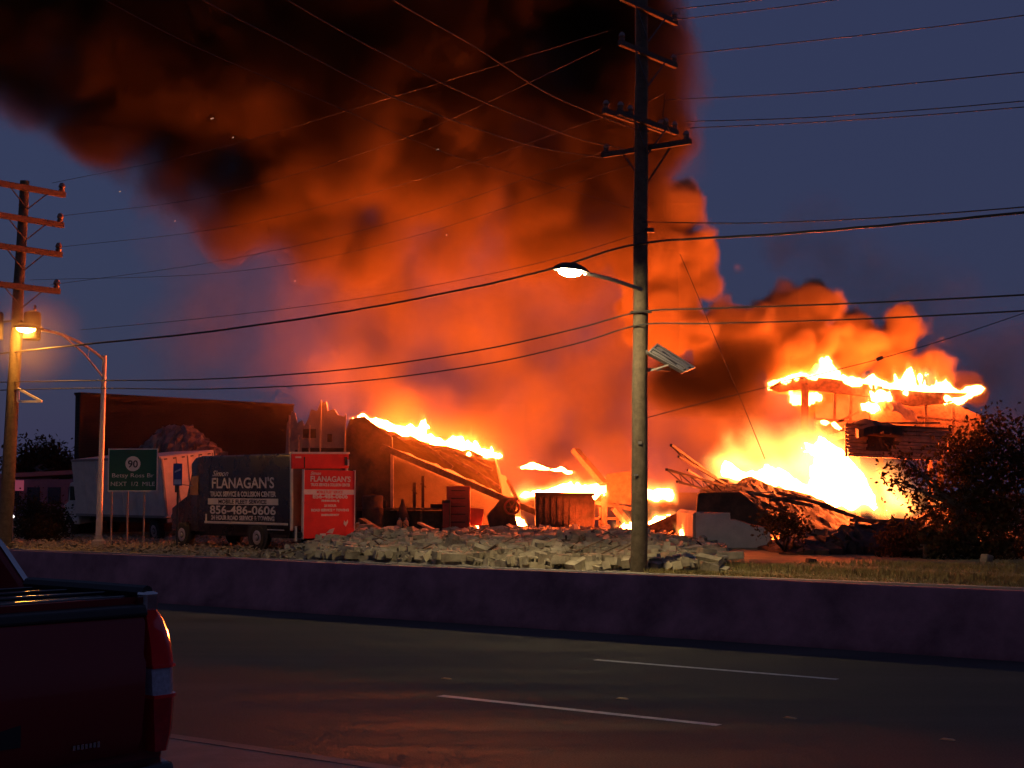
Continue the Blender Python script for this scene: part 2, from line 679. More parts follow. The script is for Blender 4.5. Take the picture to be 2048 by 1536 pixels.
def pole_body(base, top, r0, r1, parent, seed):
    rnd = random.Random(seed)
    base, top = Vector(base), Vector(top)
    pts = [base.lerp(top, i / 14) + Vector((rnd.uniform(-.012, .012), rnd.uniform(-.012, .012), 0)) for i in range(15)]
    return MB().tube(pts, [r0 + (r1 - r0) * i / 14 for i in range(15)], 14).build("shaft", M_WOOD, parent, smooth=True)


def insulator(p, parent, s=1.0):
    mb = MB()
    mb.lathe(p, [(.025 * s, -.02), (.06 * s, .0), (.075 * s, .05 * s), (.05 * s, .07 * s), (.08 * s, .11 * s), (.06 * s, .17 * s), (.035 * s, .2 * s)], n=10)
    return mb.build("insulator", M_PORC, parent, smooth=True)


def crossarm(c, d, L, parent, pins=(-.92, .92), brace=True, drop=0.75, th=0.11, size=1.0):
    c, d = Vector(c), Vector(d).normalized()
    side = Vector((-d.y, d.x, 0)) * 0.2
    a = MB().bar(c - d * L / 2 - side, c + d * L / 2 - side, th, th * 1.15).build("crossarm", M_ARMW, parent, bevel=0.008)
    for q in pins:
        insulator(c + d * (L / 2 * q) - side + Vector((0, 0, th * .58)), parent, size)
    if brace:
        for s in (-1, 1):
            MB().bar(c + d * (s * L * .28) - side * 1.3, c - Vector((0, 0, drop)) - side * .9, 0.012, 0.04).build("brace", M_DARKM, parent)
    return a


# the near pole with the white lamp
P1 = gnd(1278, 1152)
P1.z = 0.0
pole1 = thing("utility_pole", "tall wooden utility pole carrying a white street lamp in front of the fire", "utility pole", P1)
top1 = Vector((P1.x + 0.16, P1.y, 15.2))
pole_body(P1, top1, 0.20, 0.145, pole1, 1)


def on1(py):
    return P1.lerp(top1, (at(1285, py, P1.y).z) / 15.2)


crossarm(on1(24), RN, 2.5, pole1)
crossarm(on1(112), RN, 2.5, pole1)
crossarm(on1(248), RN, 2.6, pole1, pins=(-.92, -.6, .6, .92))
crossarm(on1(240) , RN * -1, 2.6, pole1, pins=(-.92, .92), brace=False)
crossarm(on1(294), RD, 2.5, pole1, pins=(-.9, .9), drop=0.9)
crossarm(on1(-80), RN, 2.4, pole1)
MB().box(on1(462) + Vector((0.2, -0.1, 0)), (0.22, 0.12, 0.1)).build("cable_clamp", M_DARKM, pole1)
MB().box(on1(626) + Vector((0.0, -0.19, 0)), (0.5, 0.06, 0.05)).build("cable_clamp", M_DARKM, pole1)
MB().tube([on1(205) + Vector((.16, -.12, 0)), on1(200) + Vector((.55, -.3, .1)), on1(235) + Vector((.5, -.1, 0)), on1(262) + Vector((.75, .3, 0))], 0.012, 6).build("jumper", M_WIRE, pole1)
for k, z in enumerate((2.35, 3.1)):
    MB().box(P1 + Vector((-.07 + .09 * k, -.2, z)), (.09, .02, .04 + .03 * k)).build("pole_tag", M_STEEL, pole1)

# street lamp on it: arm towards the road, white lens lit
def cobra(pole, root, tip, lens_mat, nm_arm="lamp_arm", truss=False, mat_arm=None, s=1.0):
    root, tip = Vector(root), Vector(tip)
    mat_arm = mat_arm or M_STEEL
    h = Vector((tip.x - root.x, tip.y - root.y, 0)).normalized()
    pts = []
    for i in range(13):
        k = i / 12
        p = root.lerp(tip, k)
        p.z = root.z + (tip.z - root.z) * math.sin(k * math.pi / 2) ** 0.85
        pts.append(p)
    MB().tube(pts, 0.032 * s, 8).build(nm_arm, mat_arm, pole, smooth=True)
    if truss:
        low = [root - Vector((0, 0, .62)), pts[4] - Vector((0, 0, .28)), pts[8] - Vector((0, 0, .02))]
        MB().tube(low, 0.022 * s, 7).build("lower_strut", mat_arm, pole, smooth=True)
        MB().bar(pts[3], (low[0] + (low[1] - low[0]) * .8), 0.02).build("strut_tie", mat_arm, pole)
    M = frame(tip, h)
    mb = MB(M)
    # head: shallow hood, wider in the middle
    vs, fs = [], []
    secs = [(-.05, .05, .05), (.10, .12, .09), (.30, .17, .13), (.52, .165, .11), (.66, .09, .06)]
    for y, w, hh in secs:
        for k in range(9):
            a = math.pi * k / 8
            vs.append((math.cos(a) * w * s, y * s, (math.sin(a) * hh) * s))
    for i in range(len(secs) - 1):
        for k in range(8):
            fs.append((i * 9 + k, i * 9 + k + 1, (i + 1) * 9 + k + 1, (i + 1) * 9 + k))
        fs.append((i * 9, (i + 1) * 9, (i + 1) * 9 + 8, i * 9 + 8))
    fs.append(tuple(range(9)))
    fs.append(tuple((len(secs) - 1) * 9 + k for k in range(8, -1, -1)))
    mb.add(vs, fs)
    hd = mb.build("lamp_head", M_TANK, pole, smooth=True)
    ml = MB(M)
    vs, fs = [], []
    nr, na = 4, 16
    for i in range(nr + 1):
        f = i / nr
        for k in range(na):
            a = 2 * math.pi * k / na
            vs.append((math.cos(a) * .148 * s * math.cos(f * math.pi / 2), (.36 + math.sin(a) * .23 * math.cos(f * math.pi / 2)) * s, (-.004 - .085 * math.sin(f * math.pi / 2)) * s))
    for i in range(nr):
        for k in range(na):
            k2 = (k + 1) % na
            fs.append((i * na + k, i * na + k2, (i + 1) * na + k2, (i + 1) * na + k))
    fs.append(tuple(range(na)))
    ml.add(vs, fs)
    ml.build("lamp_lens", lens_mat, hd, smooth=True)


LAMP1 = lamp_glass("lamp_white_glow", (1.0, 0.75, 0.37), 680.0)
cobra(pole1, on1(582) + Vector((0, -.16, 0)), on1(560) - RN * 2.3 + Vector((0, 0, -.10)), LAMP1, s=1.5)

# solar module frame on its bracket
c = on1(712)
sol = [at(1313, 688, P1.y + .25), at(1389, 736, P1.y + .95), at(1366, 745, P1.y + .1), at(1294, 706, P1.y - .35)]
n_s = (sol[1] - sol[0]).cross(sol[3] - sol[0]).normalized()
panel = thing("solar_panel", "tilted two-module solar panel bracketed to the right side of the tall pole", "solar panel", sol[3])
M_PANEL = mat("panel_back", (0.50, 0.46, 0.42), 0.6, var=0.1)
M_PANELD = mat("panel_dark", (0.05, 0.035, 0.035), 0.5, var=0.1)
A, B, Cc, D = sol


def quad(u0, u1, v0, v1, th, off):
    f = lambda u, v: A.lerp(B, u).lerp(D.lerp(Cc, u), v) + n_s * off
    return [f(u0, v0), f(u1, v0), f(u1, v1), f(u0, v1)]


MB().slab(quad(0, 1, .0, 1, 0, 0), n_s * .03).build("module_sheet", M_PANELD, panel)
for v0, v1 in ((0, .10), (.45, .58), (.92, 1.0)):
    MB().slab(quad(-.005, 1.005, v0 - .004, v1 + .004, 0, -.035), n_s * .085).build("frame_rail", M_PANEL, panel)
for v0, v1 in ((.14, .36), (.62, .82)):
    MB().slab(quad(.05, .92, v0, v1, 0, -.02), n_s * .018).build("backing_strip", M_PANEL, panel)
for u in (0.0, 0.97):
    MB().slab(quad(u, u + .03, .11, .91, 0, -.03), n_s * .075).build("frame_rail", M_PANEL, panel)
MB().bar(on1(738) + Vector((.15, 0, 0)), at(1340, 740, P1.y + .3), .06).build("bracket", M_STEEL, panel)
MB().bar(on1(700) + Vector((.15, 0, 0)), D, .05).build("bracket", M_STEEL, panel)
MB().bar(on1(738) + Vector((.18, .05, -.06)), D.lerp(Cc, .6), .035).build("bracket", M_STEEL, panel)

# the far pole on the left with transformers
P2 = gnd(8, 1102)
P2.z = 0.0
pole2 = thing("utility_pole", "wooden utility pole with four crossarms and two transformers at the left edge", "utility pole", P2)
top2 = at(50, 362, P2.y)
pole_body(P2, top2, 0.24, 0.15, pole2, 2)


def on2(py):
    return P2.lerp(top2, at(20, py, P2.y).z / top2.z)


for py in (378, 440, 500, 575):
    crossarm(on2(py), RN, 2.9, pole2, pins=(-.92, .92), th=0.16, size=1.5, drop=0.7)
for dx, dy in ((-.62, -.3), (.62, -.3)):
    b = on2(682) + Vector((dx, dy, 0))
    t = MB().lathe(b, [(.24, 0), (.28, .04), (.28, .85), (.25, .92), (.12, .97)], n=16).build("transformer", M_TANK, pole2, smooth=True)
    MB().lathe(b + Vector((.08, 0, .95)), [(.04, 0), (.06, .06), (.035, .1), (.05, .15), (.02, .22)], n=8).build("bushing", M_PORC, t, smooth=True)
    MB().bar(b + Vector((-dx * .35, .1, .6)), on2(640), .06).build("hanger", M_DARKM, pole2)
br = thing("bracket_frame", "white triangular bracket fixed to the left-edge pole below the orange lamp", "bracket", on2(803))
tri = [at(36, 777, P2.y - .2), at(84, 803, P2.y - .5), at(36, 803, P2.y - .2)]
M_WHM = mat("white_metal", (0.68, 0.65, 0.62), 0.5, var=0.08)
for a, b in ((0, 1), (1, 2), (2, 0)):
    MB().bar(tri[a], tri[b], .07).build("bracket_bar", M_WHM, br)

# aluminium lamp standard with the sodium lamp
P3 = gnd(197, 1098)
P3.z = 0.1
lp = thing("street_lamp", "aluminium lamp post with truss arm and glowing orange lamp", "street lamp", P3)
topl = at(209, 714, P3.y)
MB().tube([P3, P3.lerp(topl, .3), topl], [.115, .10, .075], 16).build("shaft", M_ALU, lp, smooth=True)
MB().lathe(P3 - Vector((0, 0, .05)), [(.24, 0), (.24, .22), (.15, .28), (.12, .42)], n=16).build("base_flange", M_CONC, lp)
MB().lathe(topl, [(.08, 0), (.085, .03), (.03, .07)], n=12).build("cap", M_ALU, lp)
LAMP2 = lamp_glass("lamp_sodium_glow", (1.0, 0.40, 0.055), 560.0)
cobra(lp, topl - Vector((0, 0, .12)), at(82, 660, P3.y - 1.9), LAMP2, truss=True, mat_arm=M_ALU, s=1.5)

# ---- wires
def plane_pt(px, py, n):
    u, v = (px - 1024.0) / F, (768.0 - py) / F
    d = Vector((u, CT - v * ST, ST + v * CT))
    k = n / d.dot(RN)
    return Vector((d.x * k, d.y * k, CAM_Z + d.z * k))


def smooth_pts(pts, m=8):
    """Catmull-Rom through the points."""
    P = [pts[0] * 2 - pts[1]] + list(pts) + [pts[-1] * 2 - pts[-2]]
    out = []
    for i in range(1, len(P) - 2):
        for k in range(m):
            t = k / m
            a, b, c_, d = P[i - 1], P[i], P[i + 1], P[i + 2]
            out.append(0.5 * ((2 * b) + (c_ - a) * t + (2 * a - 5 * b + 4 * c_ - d) * t * t + (3 * b - a - 3 * c_ + d) * t ** 3))
    out.append(pts[-1])
    return out


def wire(name, label, pts, r, m=None, group=None, n=6, wob=0.0):
    q = smooth_pts(pts)
    if wob:
        rnd = random.Random(len(q))
        q = [p + Vector((0, 0, rnd.uniform(-wob, wob))) for p in q]
    o = MB().tube(q, r, n).build(name, m or M_WIRE, None, smooth=True)
    return tag(o, label, "cable", group)


NP = P1.dot(RN)
G1 = "cables strung along the road between the poles"
hv = [(-260, 735), (160, 690), (420, 663), (700, 622), (960, 572), (1130, 530), (1282, 487), (1560, 468), (1800, 448), (2060, 424), (2500, 378)]
wire("heavy_cable", "thick lashed cable crossing the whole picture just above the white lamp", [plane_pt(a, b, NP - .2) for a, b in hv], .030, group=G1, wob=.006)
wire("messenger_wire", "thin wire running just above the thick lashed cable right of the pole", [plane_pt(a, b, NP - .2) for a, b in [(1284, 444), (1500, 446), (1750, 436), (2060, 413), (2500, 372)]], .014, group=G1)
wire("messenger_wire", "thin faint wire above the thick cable left of the pole", [plane_pt(a, b, NP - .15) for a, b in [(160, 660), (420, 635), (700, 600), (960, 552), (1130, 512), (1282, 466)]], .008, group=G1)
wire("phone_cable", "upper of the two black cables that meet the pole below the lamp", [plane_pt(a, b, NP - .2) for a, b in [(-260, 770), (120, 762), (420, 758), (700, 738), (960, 700), (1150, 658), (1280, 624), (1420, 617), (1700, 607), (2060, 589), (2500, 560)]], .020, group=G1)
wire("phone_cable", "lower of the two black cables that meet the pole below the lamp", [plane_pt(a, b, NP - .2) for a, b in [(-260, 790), (120, 777), (420, 778), (700, 764), (960, 730), (1150, 688), (1280, 650), (1420, 647), (1700, 639), (2060, 621), (2500, 596)]], .018, group=G1)
# power lines from the crossarms to the right
G2 = "power lines leaving the pole to the right"
for (a, b, off), lab in zip([((1345, 40), [(1500, 22), (1640, 4), (1800, -20)], .9), ((1352, 18), [(1500, 2), (1640, -14)], .2), ((1350, 110), [(1600, 84), (1850, 56), (2060, 29), (2400, -20)], .9),
                             ((1330, 200), [(1600, 186), (1850, 164), (2060, 143), (2400, 110)], .0), ((1368, 243), [(1600, 236), (1850, 219), (2060, 201), (2400, 172)], .9), ((1376, 256), [(1600, 246), (1850, 230), (2060, 213), (2400, 186)], 1.1)],
                            ["topmost power line right of the pole, cut by the top edge", "power line leaving the frame's top just right of the pole", "power line from the second crossarm rising to the right edge",
                             "power line that starts at a looped jumper on the pole", "upper of the close pair of power lines in the right sky", "lower of the close pair of power lines in the right sky"]):
    wire("power_line", lab, [plane_pt(*a, NP + off)] + [plane_pt(*q, NP + off) for q in b], .011, group=G2)
# slack lines towards the upper left, over the road
G3 = "slack lines rising over the road to the upper left"


def slack(pts, Y0, Y1):
    x0, x1 = pts[0][0], pts[-1][0]
    return [at(a, b, Y0 + (Y1 - Y0) * (a - x0) / (x1 - x0)) for a, b in pts]


for pts, lab in (([(160, -140), (406, 0), (571, 86), (762, 184), (952, 257), (1079, 295), (1208, 316)], "lowest bright wire sweeping from the smoke down to the reversed crossarm"),
                 ([(330, -150), (575, 0), (762, 105), (952, 197), (1143, 273), (1250, 298)], "middle bright wire sweeping from the smoke down to the pole"),
                 ([(560, -150), (787, 0), (952, 95), (1079, 178), (1175, 222), (1284, 264)], "highest bright wire sweeping from the smoke down to the pole")):
    wire("slack_line", lab, slack(pts, 24, 35.6), .013, M_WIREC, G3)
wire("slack_line", "faint thin wire below the bright ones reaching the pole near its middle", slack([(100, -60), (381, 89), (635, 197), (889, 305), (1079, 362), (1272, 420)], 24, 35.8), .008, M_WIREC, G3)
# faint lines between the two poles
G4 = "power lines between the two poles"
for i, (a, mids, b) in enumerate([((104, 366), [(420, 300), (800, 190)], (1215, 62)), ((123, 432), [(420, 392), (800, 280)], (1200, 98)), ((122, 494), [(450, 455), (800, 370)], (1235, 225)),
                                  ((100, 570), [(450, 520), (800, 440)], (1216, 300)), ((60, 560), [(450, 545), (800, 480)], (1260, 330))]):
    lab = ["faint power line from the left pole's top crossarm", "faint power line from the left pole's second crossarm", "faint power line from the left pole's third crossarm",
           "faint power line from the right end of the left pole's lowest crossarm", "faint power line from the middle of the left pole's lowest crossarm"][i]
    wire("power_line", lab, [plane_pt(*a, NP + .8)] + [plane_pt(*q, NP + .6) for q in mids] + [plane_pt(*b, NP + .2)], .007, M_WIRE, G4)
# service drop towards the burning house, and a broken line hanging down
sd = [(1284, 838), (1420, 802), (1560, 768), (1680, 738), (1765, 716), (1900, 676), (2060, 622)]
wire("service_drop", "thin wire with a small box climbing right across the flames", [at(a, b, P1.y + (a - 1284) * .006) for a, b in sd], .011)
p = at(1759, 717, P1.y + 475 * .006)
MB().box(p, (.17, .1, .09), Matrix.Rotation(-.35, 3, 'Y')).build("splice_box", M_DARKM, bpy.data.objects["service_drop"])
wire("hanging_line", "broken thin line hanging slack between the pole and the flames", [at(a, b, 40) for a, b in [(1360, 508), (1395, 590), (1440, 700), (1490, 820), (1530, 918)]], .010)

# ---- green road sign on three posts
PS = gnd(266, 1094)
SY = PS.y
sg = thing("road_sign", "green road sign with white 90 roundel on three steel posts", "road sign", PS)
M_GREEN = mat("sign_green", (0.012, 0.11, 0.065), 0.38, var=0.1, scale=3)
M_SWH = mat("sign_white", (0.75, 0.73, 0.70), 0.45, var=0.05)
M_SBLK = mat("sign_black", (0.02, 0.02, 0.02), 0.5, var=0.05)
tl, br_ = at(217, 897, SY), at(315, 983, SY)
wS, hS = br_.x - tl.x, tl.z - br_.z
cS = Vector(((tl.x + br_.x) / 2, SY, (tl.z + br_.z) / 2))
MB().box(cS, (wS, .03, hS)).build("panel", M_GREEN, sg)
mb = MB()
for dz in (-1, 1):
    mb.box(cS + Vector((0, -.021, dz * (hS / 2 - .02))), (wS, .006, .035))
for dx in (-1, 1):
    mb.box(cS + Vector((dx * (wS / 2 - .02), -.021, 0)), (.035, .006, hS - .08))
mb.build("border", M_SWH, sg)
rc = cS + Vector((0.0, -.018, .22))
MB().lathe(rc, [(.265, 0), (.265, .008)], axis=(0, -1, 0), n=32).build("roundel", M_SWH, sg)
letters("90", .26, Matrix.Translation(rc + Vector((0, -.012, -.13))), M_SBLK, sg, bold=.006)
letters("Betsy Ross Br", .15, Matrix.Translation(cS + Vector((0, -.02, -.26))), M_SWH, sg, width=wS * .84)
letters("NEXT  1/2  MILE", .15, Matrix.Translation(cS + Vector((0, -.02, -.56))), M_SWH, sg, width=wS * .88)
for px in (223, 255, 288):
    q = gnd(px, 1094)
    MB().bar((at(px, 980, SY).x, SY + .05, .05), (at(px, 980, SY).x, SY + .05, cS.z + hS * .3), .06, .05).build("post", M_STEEL, sg)

# small blue stop sign on its post
PB = gnd(352, 1103)
bs = thing("bus_stop_sign", "small narrow blue stop sign on a post in front of the dark van", "road sign", PB)
M_BLUE = mat("sign_blue", (0.035, 0.06, 0.26), 0.4, var=0.15, scale=6)
M_BLUEL = mat("sign_lightblue", (0.30, 0.34, 0.55), 0.4, var=0.1)
tl, br_ = at(347, 927, PB.y), at(364, 971, PB.y)
cB = (tl + br_) / 2
MB().box(cB, (br_.x - tl.x, .02, tl.z - br_.z)).build("panel", M_BLUE, bs)
MB().box(cB + Vector((0, -.0125, -.24)), (.23, .005, .16)).build("band", M_BLUEL, bs)
MB().add([tuple(cB + Vector(p)) for p in ((-.1, -.013, .05), (.1, -.013, .14), (.1, -.013, .2), (-.1, -.013, .11))], [(0, 1, 2, 3)]).build("stripe", M_BLUEL, bs)
MB().bar((cB.x, PB.y + .04, .05), (cB.x, PB.y + .04, br_.z + .5), .055).build("post", M_DARKM, bs)

# marker post and reflector at the left edge
PR = gnd(24, 1092)
rp_ = thing("marker_post", "thin pale marker post with a self-glowing reflector beside the left pole", "marker post", PR)
MB().bar(PR, at(24, 1004, PR.y), .07).build("post", M_STEEL, rp_)
MB().lathe(at(26, 1033, PR.y - .05), [(.05, 0), (.06, .02), (.03, .04)], axis=(0, -1, 0), n=12).build("reflector", lamp_glass("reflector_painted_glint", (1, .9, .85), 2.5), rp_)  # emission paints the glint; the reflector is no lamp
PO = gnd(-4, 1090)
ob_ = thing("traffic_barrel", "orange traffic barrel cut off by the left edge of the picture", "traffic barrel", PO)
M_ORB = mat("barrel_orange", (0.75, 0.16, 0.03), 0.5, var=0.1)
zt = at(0, 1001, PO.y).z
MB().lathe(PO, [(.30, 0), (.30, .08), (.26, .1), (.22, zt), (.1, zt + .05)], n=18).build("drum", M_ORB, ob_, smooth=True)
for k in (.35, .62):
    MB().lathe(PO + Vector((0, 0, zt * k)), [(.262 - .04 * k, 0), (.258 - .04 * k, .15)], n=18).build("band", M_SWH, ob_, smooth=True)

# ------------------------------------------------------------------ vehicles
M_RUBB = mat("tyre_rubber", (0.02, 0.018, 0.018), 0.85, var=0.2)
M_RIM = mat("rim_steel", (0.45, 0.43, 0.42), 0.35, metal=0.7, var=0.1)
M_GLASS = mat("dark_glass", (0.015, 0.015, 0.02), 0.08, var=0.0, spec=0.6)
M_CHROME = mat("chrome", (0.62, 0.60, 0.60), 0.12, metal=1.0, var=0.05)
M_BLKP = mat("black_plastic", (0.014, 0.013, 0.013), 0.5, var=0.2)


def wheel(M, c, r, w, parent, side=-1):
    """Wheel with its axle along local x; the outer face on the given side."""
    c = Vector(c)
    t = MB(M).lathe(c - Vector((w / 2, 0, 0)), [(r * .62, 0), (r * .9, .0), (r, w * .18), (r, w * .82), (r * .9, w), (r * .62, w)], axis=(1, 0, 0), n=24).build("wheel", M_RUBB, parent, smooth=True)
    MB(M).lathe(c + Vector((side * (w / 2 - .03), 0, 0)), [(r * .60, 0), (r * .60, .02), (r * .42, .05), (r * .18, .02), (r * .16, .07), (r * .05, .08)], axis=(side, 0, 0), n=20).build("rim", M_RIM, t, smooth=True)
    return t


# ---- pickup in the near left corner, heading away along the road
M_PAINT = mat("pickup_paint", (0.20, 0.012, 0.014), 0.4, var=0.06, scale=2, coat=0.25, spec=0.25)
M_BLKG = mat("cover_gloss", (0.012, 0.011, 0.011), 0.2, var=0.1, coat=0.5)
M_LENSR = mat("taillight_red", (0.85, 0.012, 0.018), 0.08, var=0.06, scale=30, coat=1.0)
M_LENSD = mat("taillight_deep", (0.45, 0.008, 0.012), 0.1, var=0.2, scale=40, coat=1.0)
M_LENSW = mat("reverse_lens", (0.42, 0.42, 0.50), 0.12, var=0.25, scale=60, coat=1.0)
PK = at(356, 1380, 6.4)
PKZ = 0.11
MP = frame((PK.x, PK.y, PKZ), RD)
MP = MP @ Matrix.Translation((-0.985, 0, 0))
pk = thing("pickup_truck", "dark red pickup truck in the near left corner seen from behind", "pickup", (PK.x, PK.y, PKZ))


def loft(mb, secs, closed=True):
    """secs: list of rings (equal length) of points."""
    n = len(secs[0])
    vs = [p for s in secs for p in s]
    fs = []
    for i in range(len(secs) - 1):
        for k in range(n if closed else n - 1):
            k2 = (k + 1) % n
            fs.append((i * n + k, i * n + k2, (i + 1) * n + k2, (i + 1) * n + k))
    fs.append(tuple(range(n))[::-1])
    fs.append(tuple((len(secs) - 1) * n + k for k in range(n)))
    return mb.add(vs, fs)


def side_ring(y, inset=0.0):
    """Cross-section of the bed/cab lower body at station y (local x half-widths per height)."""
    prof = [(.90, .62), (.965, .80), (.985, 1.05), (.975, 1.22), (.94, 1.36), (.885, 1.44), (.86, 1.455)]
    R = [(x - inset, y, z) for x, z in prof]
    Lf = [(-x + inset, y, z) for x, z in reversed(prof)]
    return R + Lf


loft(MB(MP), [side_ring(.055, .02), side_ring(.10), side_ring(.6), side_ring(1.7), side_ring(3.6), side_ring(5.0), side_ring(5.35, .12)]).build("body", M_PAINT, pk, smooth=True)
# tailgate: slightly curved panel with a crease and a spoiler lip
secs = []
for z, y in ((.84, .03), (.90, .0), (1.06, -.018), (1.20, -.022), (1.225, -.006), (1.36, -.012), (1.385, .004), (1.40, .06)):
    secs.append([(-.80, y, z), (-.79, y - .012, z), (0, y - .026, z), (.79, y - .012, z), (.80, y, z), (.80, .075, z), (-.80, .075, z)])
tg = loft(MB(MP), secs).build("tailgate", M_PAINT, pk, smooth=True)
loft(MB(MP), [[(-.80, .0, 1.375), (.805, .0, 1.375), (.80, .12, 1.375), (-.80, .12, 1.375)], [(-.80, -.028, 1.39), (.805, -.028, 1.39), (.80, .14, 1.40), (-.80, .14, 1.40)],
              [(-.80, -.02, 1.425), (.80, -.02, 1.425), (.79, .18, 1.435), (-.79, .18, 1.435)]]).build("tailgate_lip", M_BLKP, pk, bevel=.008)
# licence recess and small badge strokes
MB(MP).box((0, -.03, 1.02), (.42, .012, .16)).build("handle_recess", M_BLKP, tg)
rnd = random.Random(4)
for k in range(7):
    x = .455 + k * .019
    h = .020 + rnd.uniform(-.003, .004)
    MB(MP).box((x, -.0265, .905), (.012, .004, h)).build("badge_stroke", M_CHROME, tg)
# bed cover with a low lip round it, and the right bed rail
cov = MB(MP)
cov.box((0, .44, 1.447), (1.62, .70, .03))
cov.build("bed_cover", M_BLKG, pk, bevel=.008)
for y in (.25, .50, .74):
    MB(MP).box((0, y, 1.467), (1.58, .04, .012)).build("cover_bow", M_BLKG, pk, bevel=.004)
MB(MP).tube([(.835, .02, 1.475), (.835, .4, 1.48), (.835, .82, 1.482)], .028, 8).build("bed_rail", M_BLKP, pk, smooth=True)
MB(MP).box((.835, .02, 1.44), (.07, .06, .08)).build("rail_end", M_CHROME, pk, bevel=.012)
# sail panel sweeping up to the cab, and the cab
sail = MB(MP)
pts = [(.80, 1.44), (.84, 1.49), (1.0, 1.62), (1.35, 1.86), (2.0, 1.90), (2.0, 1.44)]
for s in (-1, 1):
    sp = MB(MP)
    sp.slab([(s * .80, y, z) for y, z in pts], (s * .06, 0, 0))
    sp.build("sail_panel", M_PAINT, pk, bevel=.015)
    MB(MP).tube([(s * .83, .80, 1.47), (s * .83, 1.0, 1.635), (s * .83, 1.35, 1.875)], .012, 6).build("sail_trim", M_CHROME, pk, smooth=True)
loft(MB(MP), [[(-.84, 2.0, 1.42), (.84, 2.0, 1.42), (.84, 4.0, 1.42), (-.84, 4.0, 1.42)], [(-.78, 2.05, 1.80), (.78, 2.05, 1.80), (.78, 3.5, 1.80), (-.78, 3.5, 1.80)],
              [(-.70, 2.12, 1.92), (.70, 2.12, 1.92), (.70, 3.2, 1.92), (-.70, 3.2, 1.92)]]).build("cab", M_PAINT, pk, bevel=.05)
MB(MP).box((0, 2.03, 1.66), (1.3, .03, .26)).build("rear_window", M_GLASS, pk)
# tail lights: tall lenses wrapped round the corner in three pieces
for s in (1, -1):
    def lens(z0, z1, m, grow=0.0, name="lens", n=5):
        prof = [(.74, 1.50), (.62, 1.50)]
        rows = []
        for i in range(n + 1):
            z = z0 + (z1 - z0) * i / n
            xo = float(np.interp(z, [.80, .92, 1.05, 1.16, 1.28, 1.36, 1.42], [.955, .985, .995, .992, .970, .935, .885])) + grow
            xi = float(np.interp(z, [.80, 1.05, 1.25, 1.42], [.865, .850, .835, .80]))
            rows.append([(s * xi, -.010 - grow, z), (s * (xi + .5 * (xo - xi)), -.016 - grow, z), (s * (xo - .025), .004 - grow, z), (s * xo, .04, z), (s * xo, .12, z), (s * xi, .12, z)])
        return loft(MB(MP), rows)
    tlp = lens(1.175, 1.405, M_LENSR).build("tail_light", M_LENSR, pk, smooth=True)
    lens(1.06, 1.172, M_LENSW, -.004, n=2).build("reverse_lens", M_LENSW, tlp, smooth=True)
    lens(1.168, 1.182, M_LENSR, .005, n=1).build("lens_rib", M_LENSR, tlp, smooth=True)
    lens(1.046, 1.060, M_LENSR, .005, n=1).build("lens_rib", M_LENSR, tlp, smooth=True)
    lens(.835, 1.050, M_LENSD).build("lower_lens", M_LENSD, tlp, smooth=True)
loft(MB(MP), [[(-.90, -.06, .58), (.90, -.06, .58), (.95, .10, .58), (-.95, .10, .58)], [(-.92, -.09, .68), (.92, -.09, .68), (.97, .10, .68), (-.97, .10, .68)],
              [(-.91, -.07, .80), (.91, -.07, .80), (.96, .08, .80), (-.96, .08, .80)]]).build("bumper", M_BLKG, pk, bevel=.02)
for x in (-.82, .82):
    for y in (1.15, 4.4):
        wheel(MP, (x, y, .40), .40, .26, pk, 1 if x > 0 else -1)

# ---- step van with the lettering
PV0 = gnd(580, 1104, 0.1)
VF = Vector((-.688, .725, 0))
MV = frame((PV0.x, PV0.y, .1), VF) @ Matrix.Translation((1.1, 0, 0))
MV = MV @ Matrix.Rotation(math.radians(-.8), 4, 'Y')
van = thing("step_van", "red service step van with shade-darkened side, white lettering and raised tail lift", "van", (PV0.x, PV0.y, .1))
M_VSHADE = mat("van_red_shaded", (0.016, 0.009, 0.007), 0.28, var=0.15, scale=2, coat=0.15, spec=0.3)  # the van's red painted near-black for its unlit side
M_VRED_LIT = mat("van_red_lit", (0.68, 0.016, 0.020), 0.45, var=0.12, scale=3)  # lit copy of the van's red, raised for the fire glow
M_VWH = mat("van_lettering", (0.62, 0.56, 0.54), 0.5, var=0.06)
M_VTRIM = mat("van_trim", (0.60, 0.55, 0.50), 0.35, metal=0.3, var=0.1)
# box with rounded roof edges, swept forward into the cab
ring = [(-1.1, .55), (-1.1, 2.97), (-1.08, 3.01), (-1.03, 3.04), (1.03, 3.04), (1.08, 3.01), (1.1, 2.97), (1.1, .55)]


def vring(y, top=0.0, k=1.0):
    return [(x * k, y, z if z < 1 else z - top) for x, z in ring]


loft(MB(MV), [vring(0), vring(1.2), vring(2.4), vring(3.6), vring(5.1), vring(5.45, .05, .99), vring(5.66, .20, .98)]).build("body", M_VSHADE, van, smooth=True)
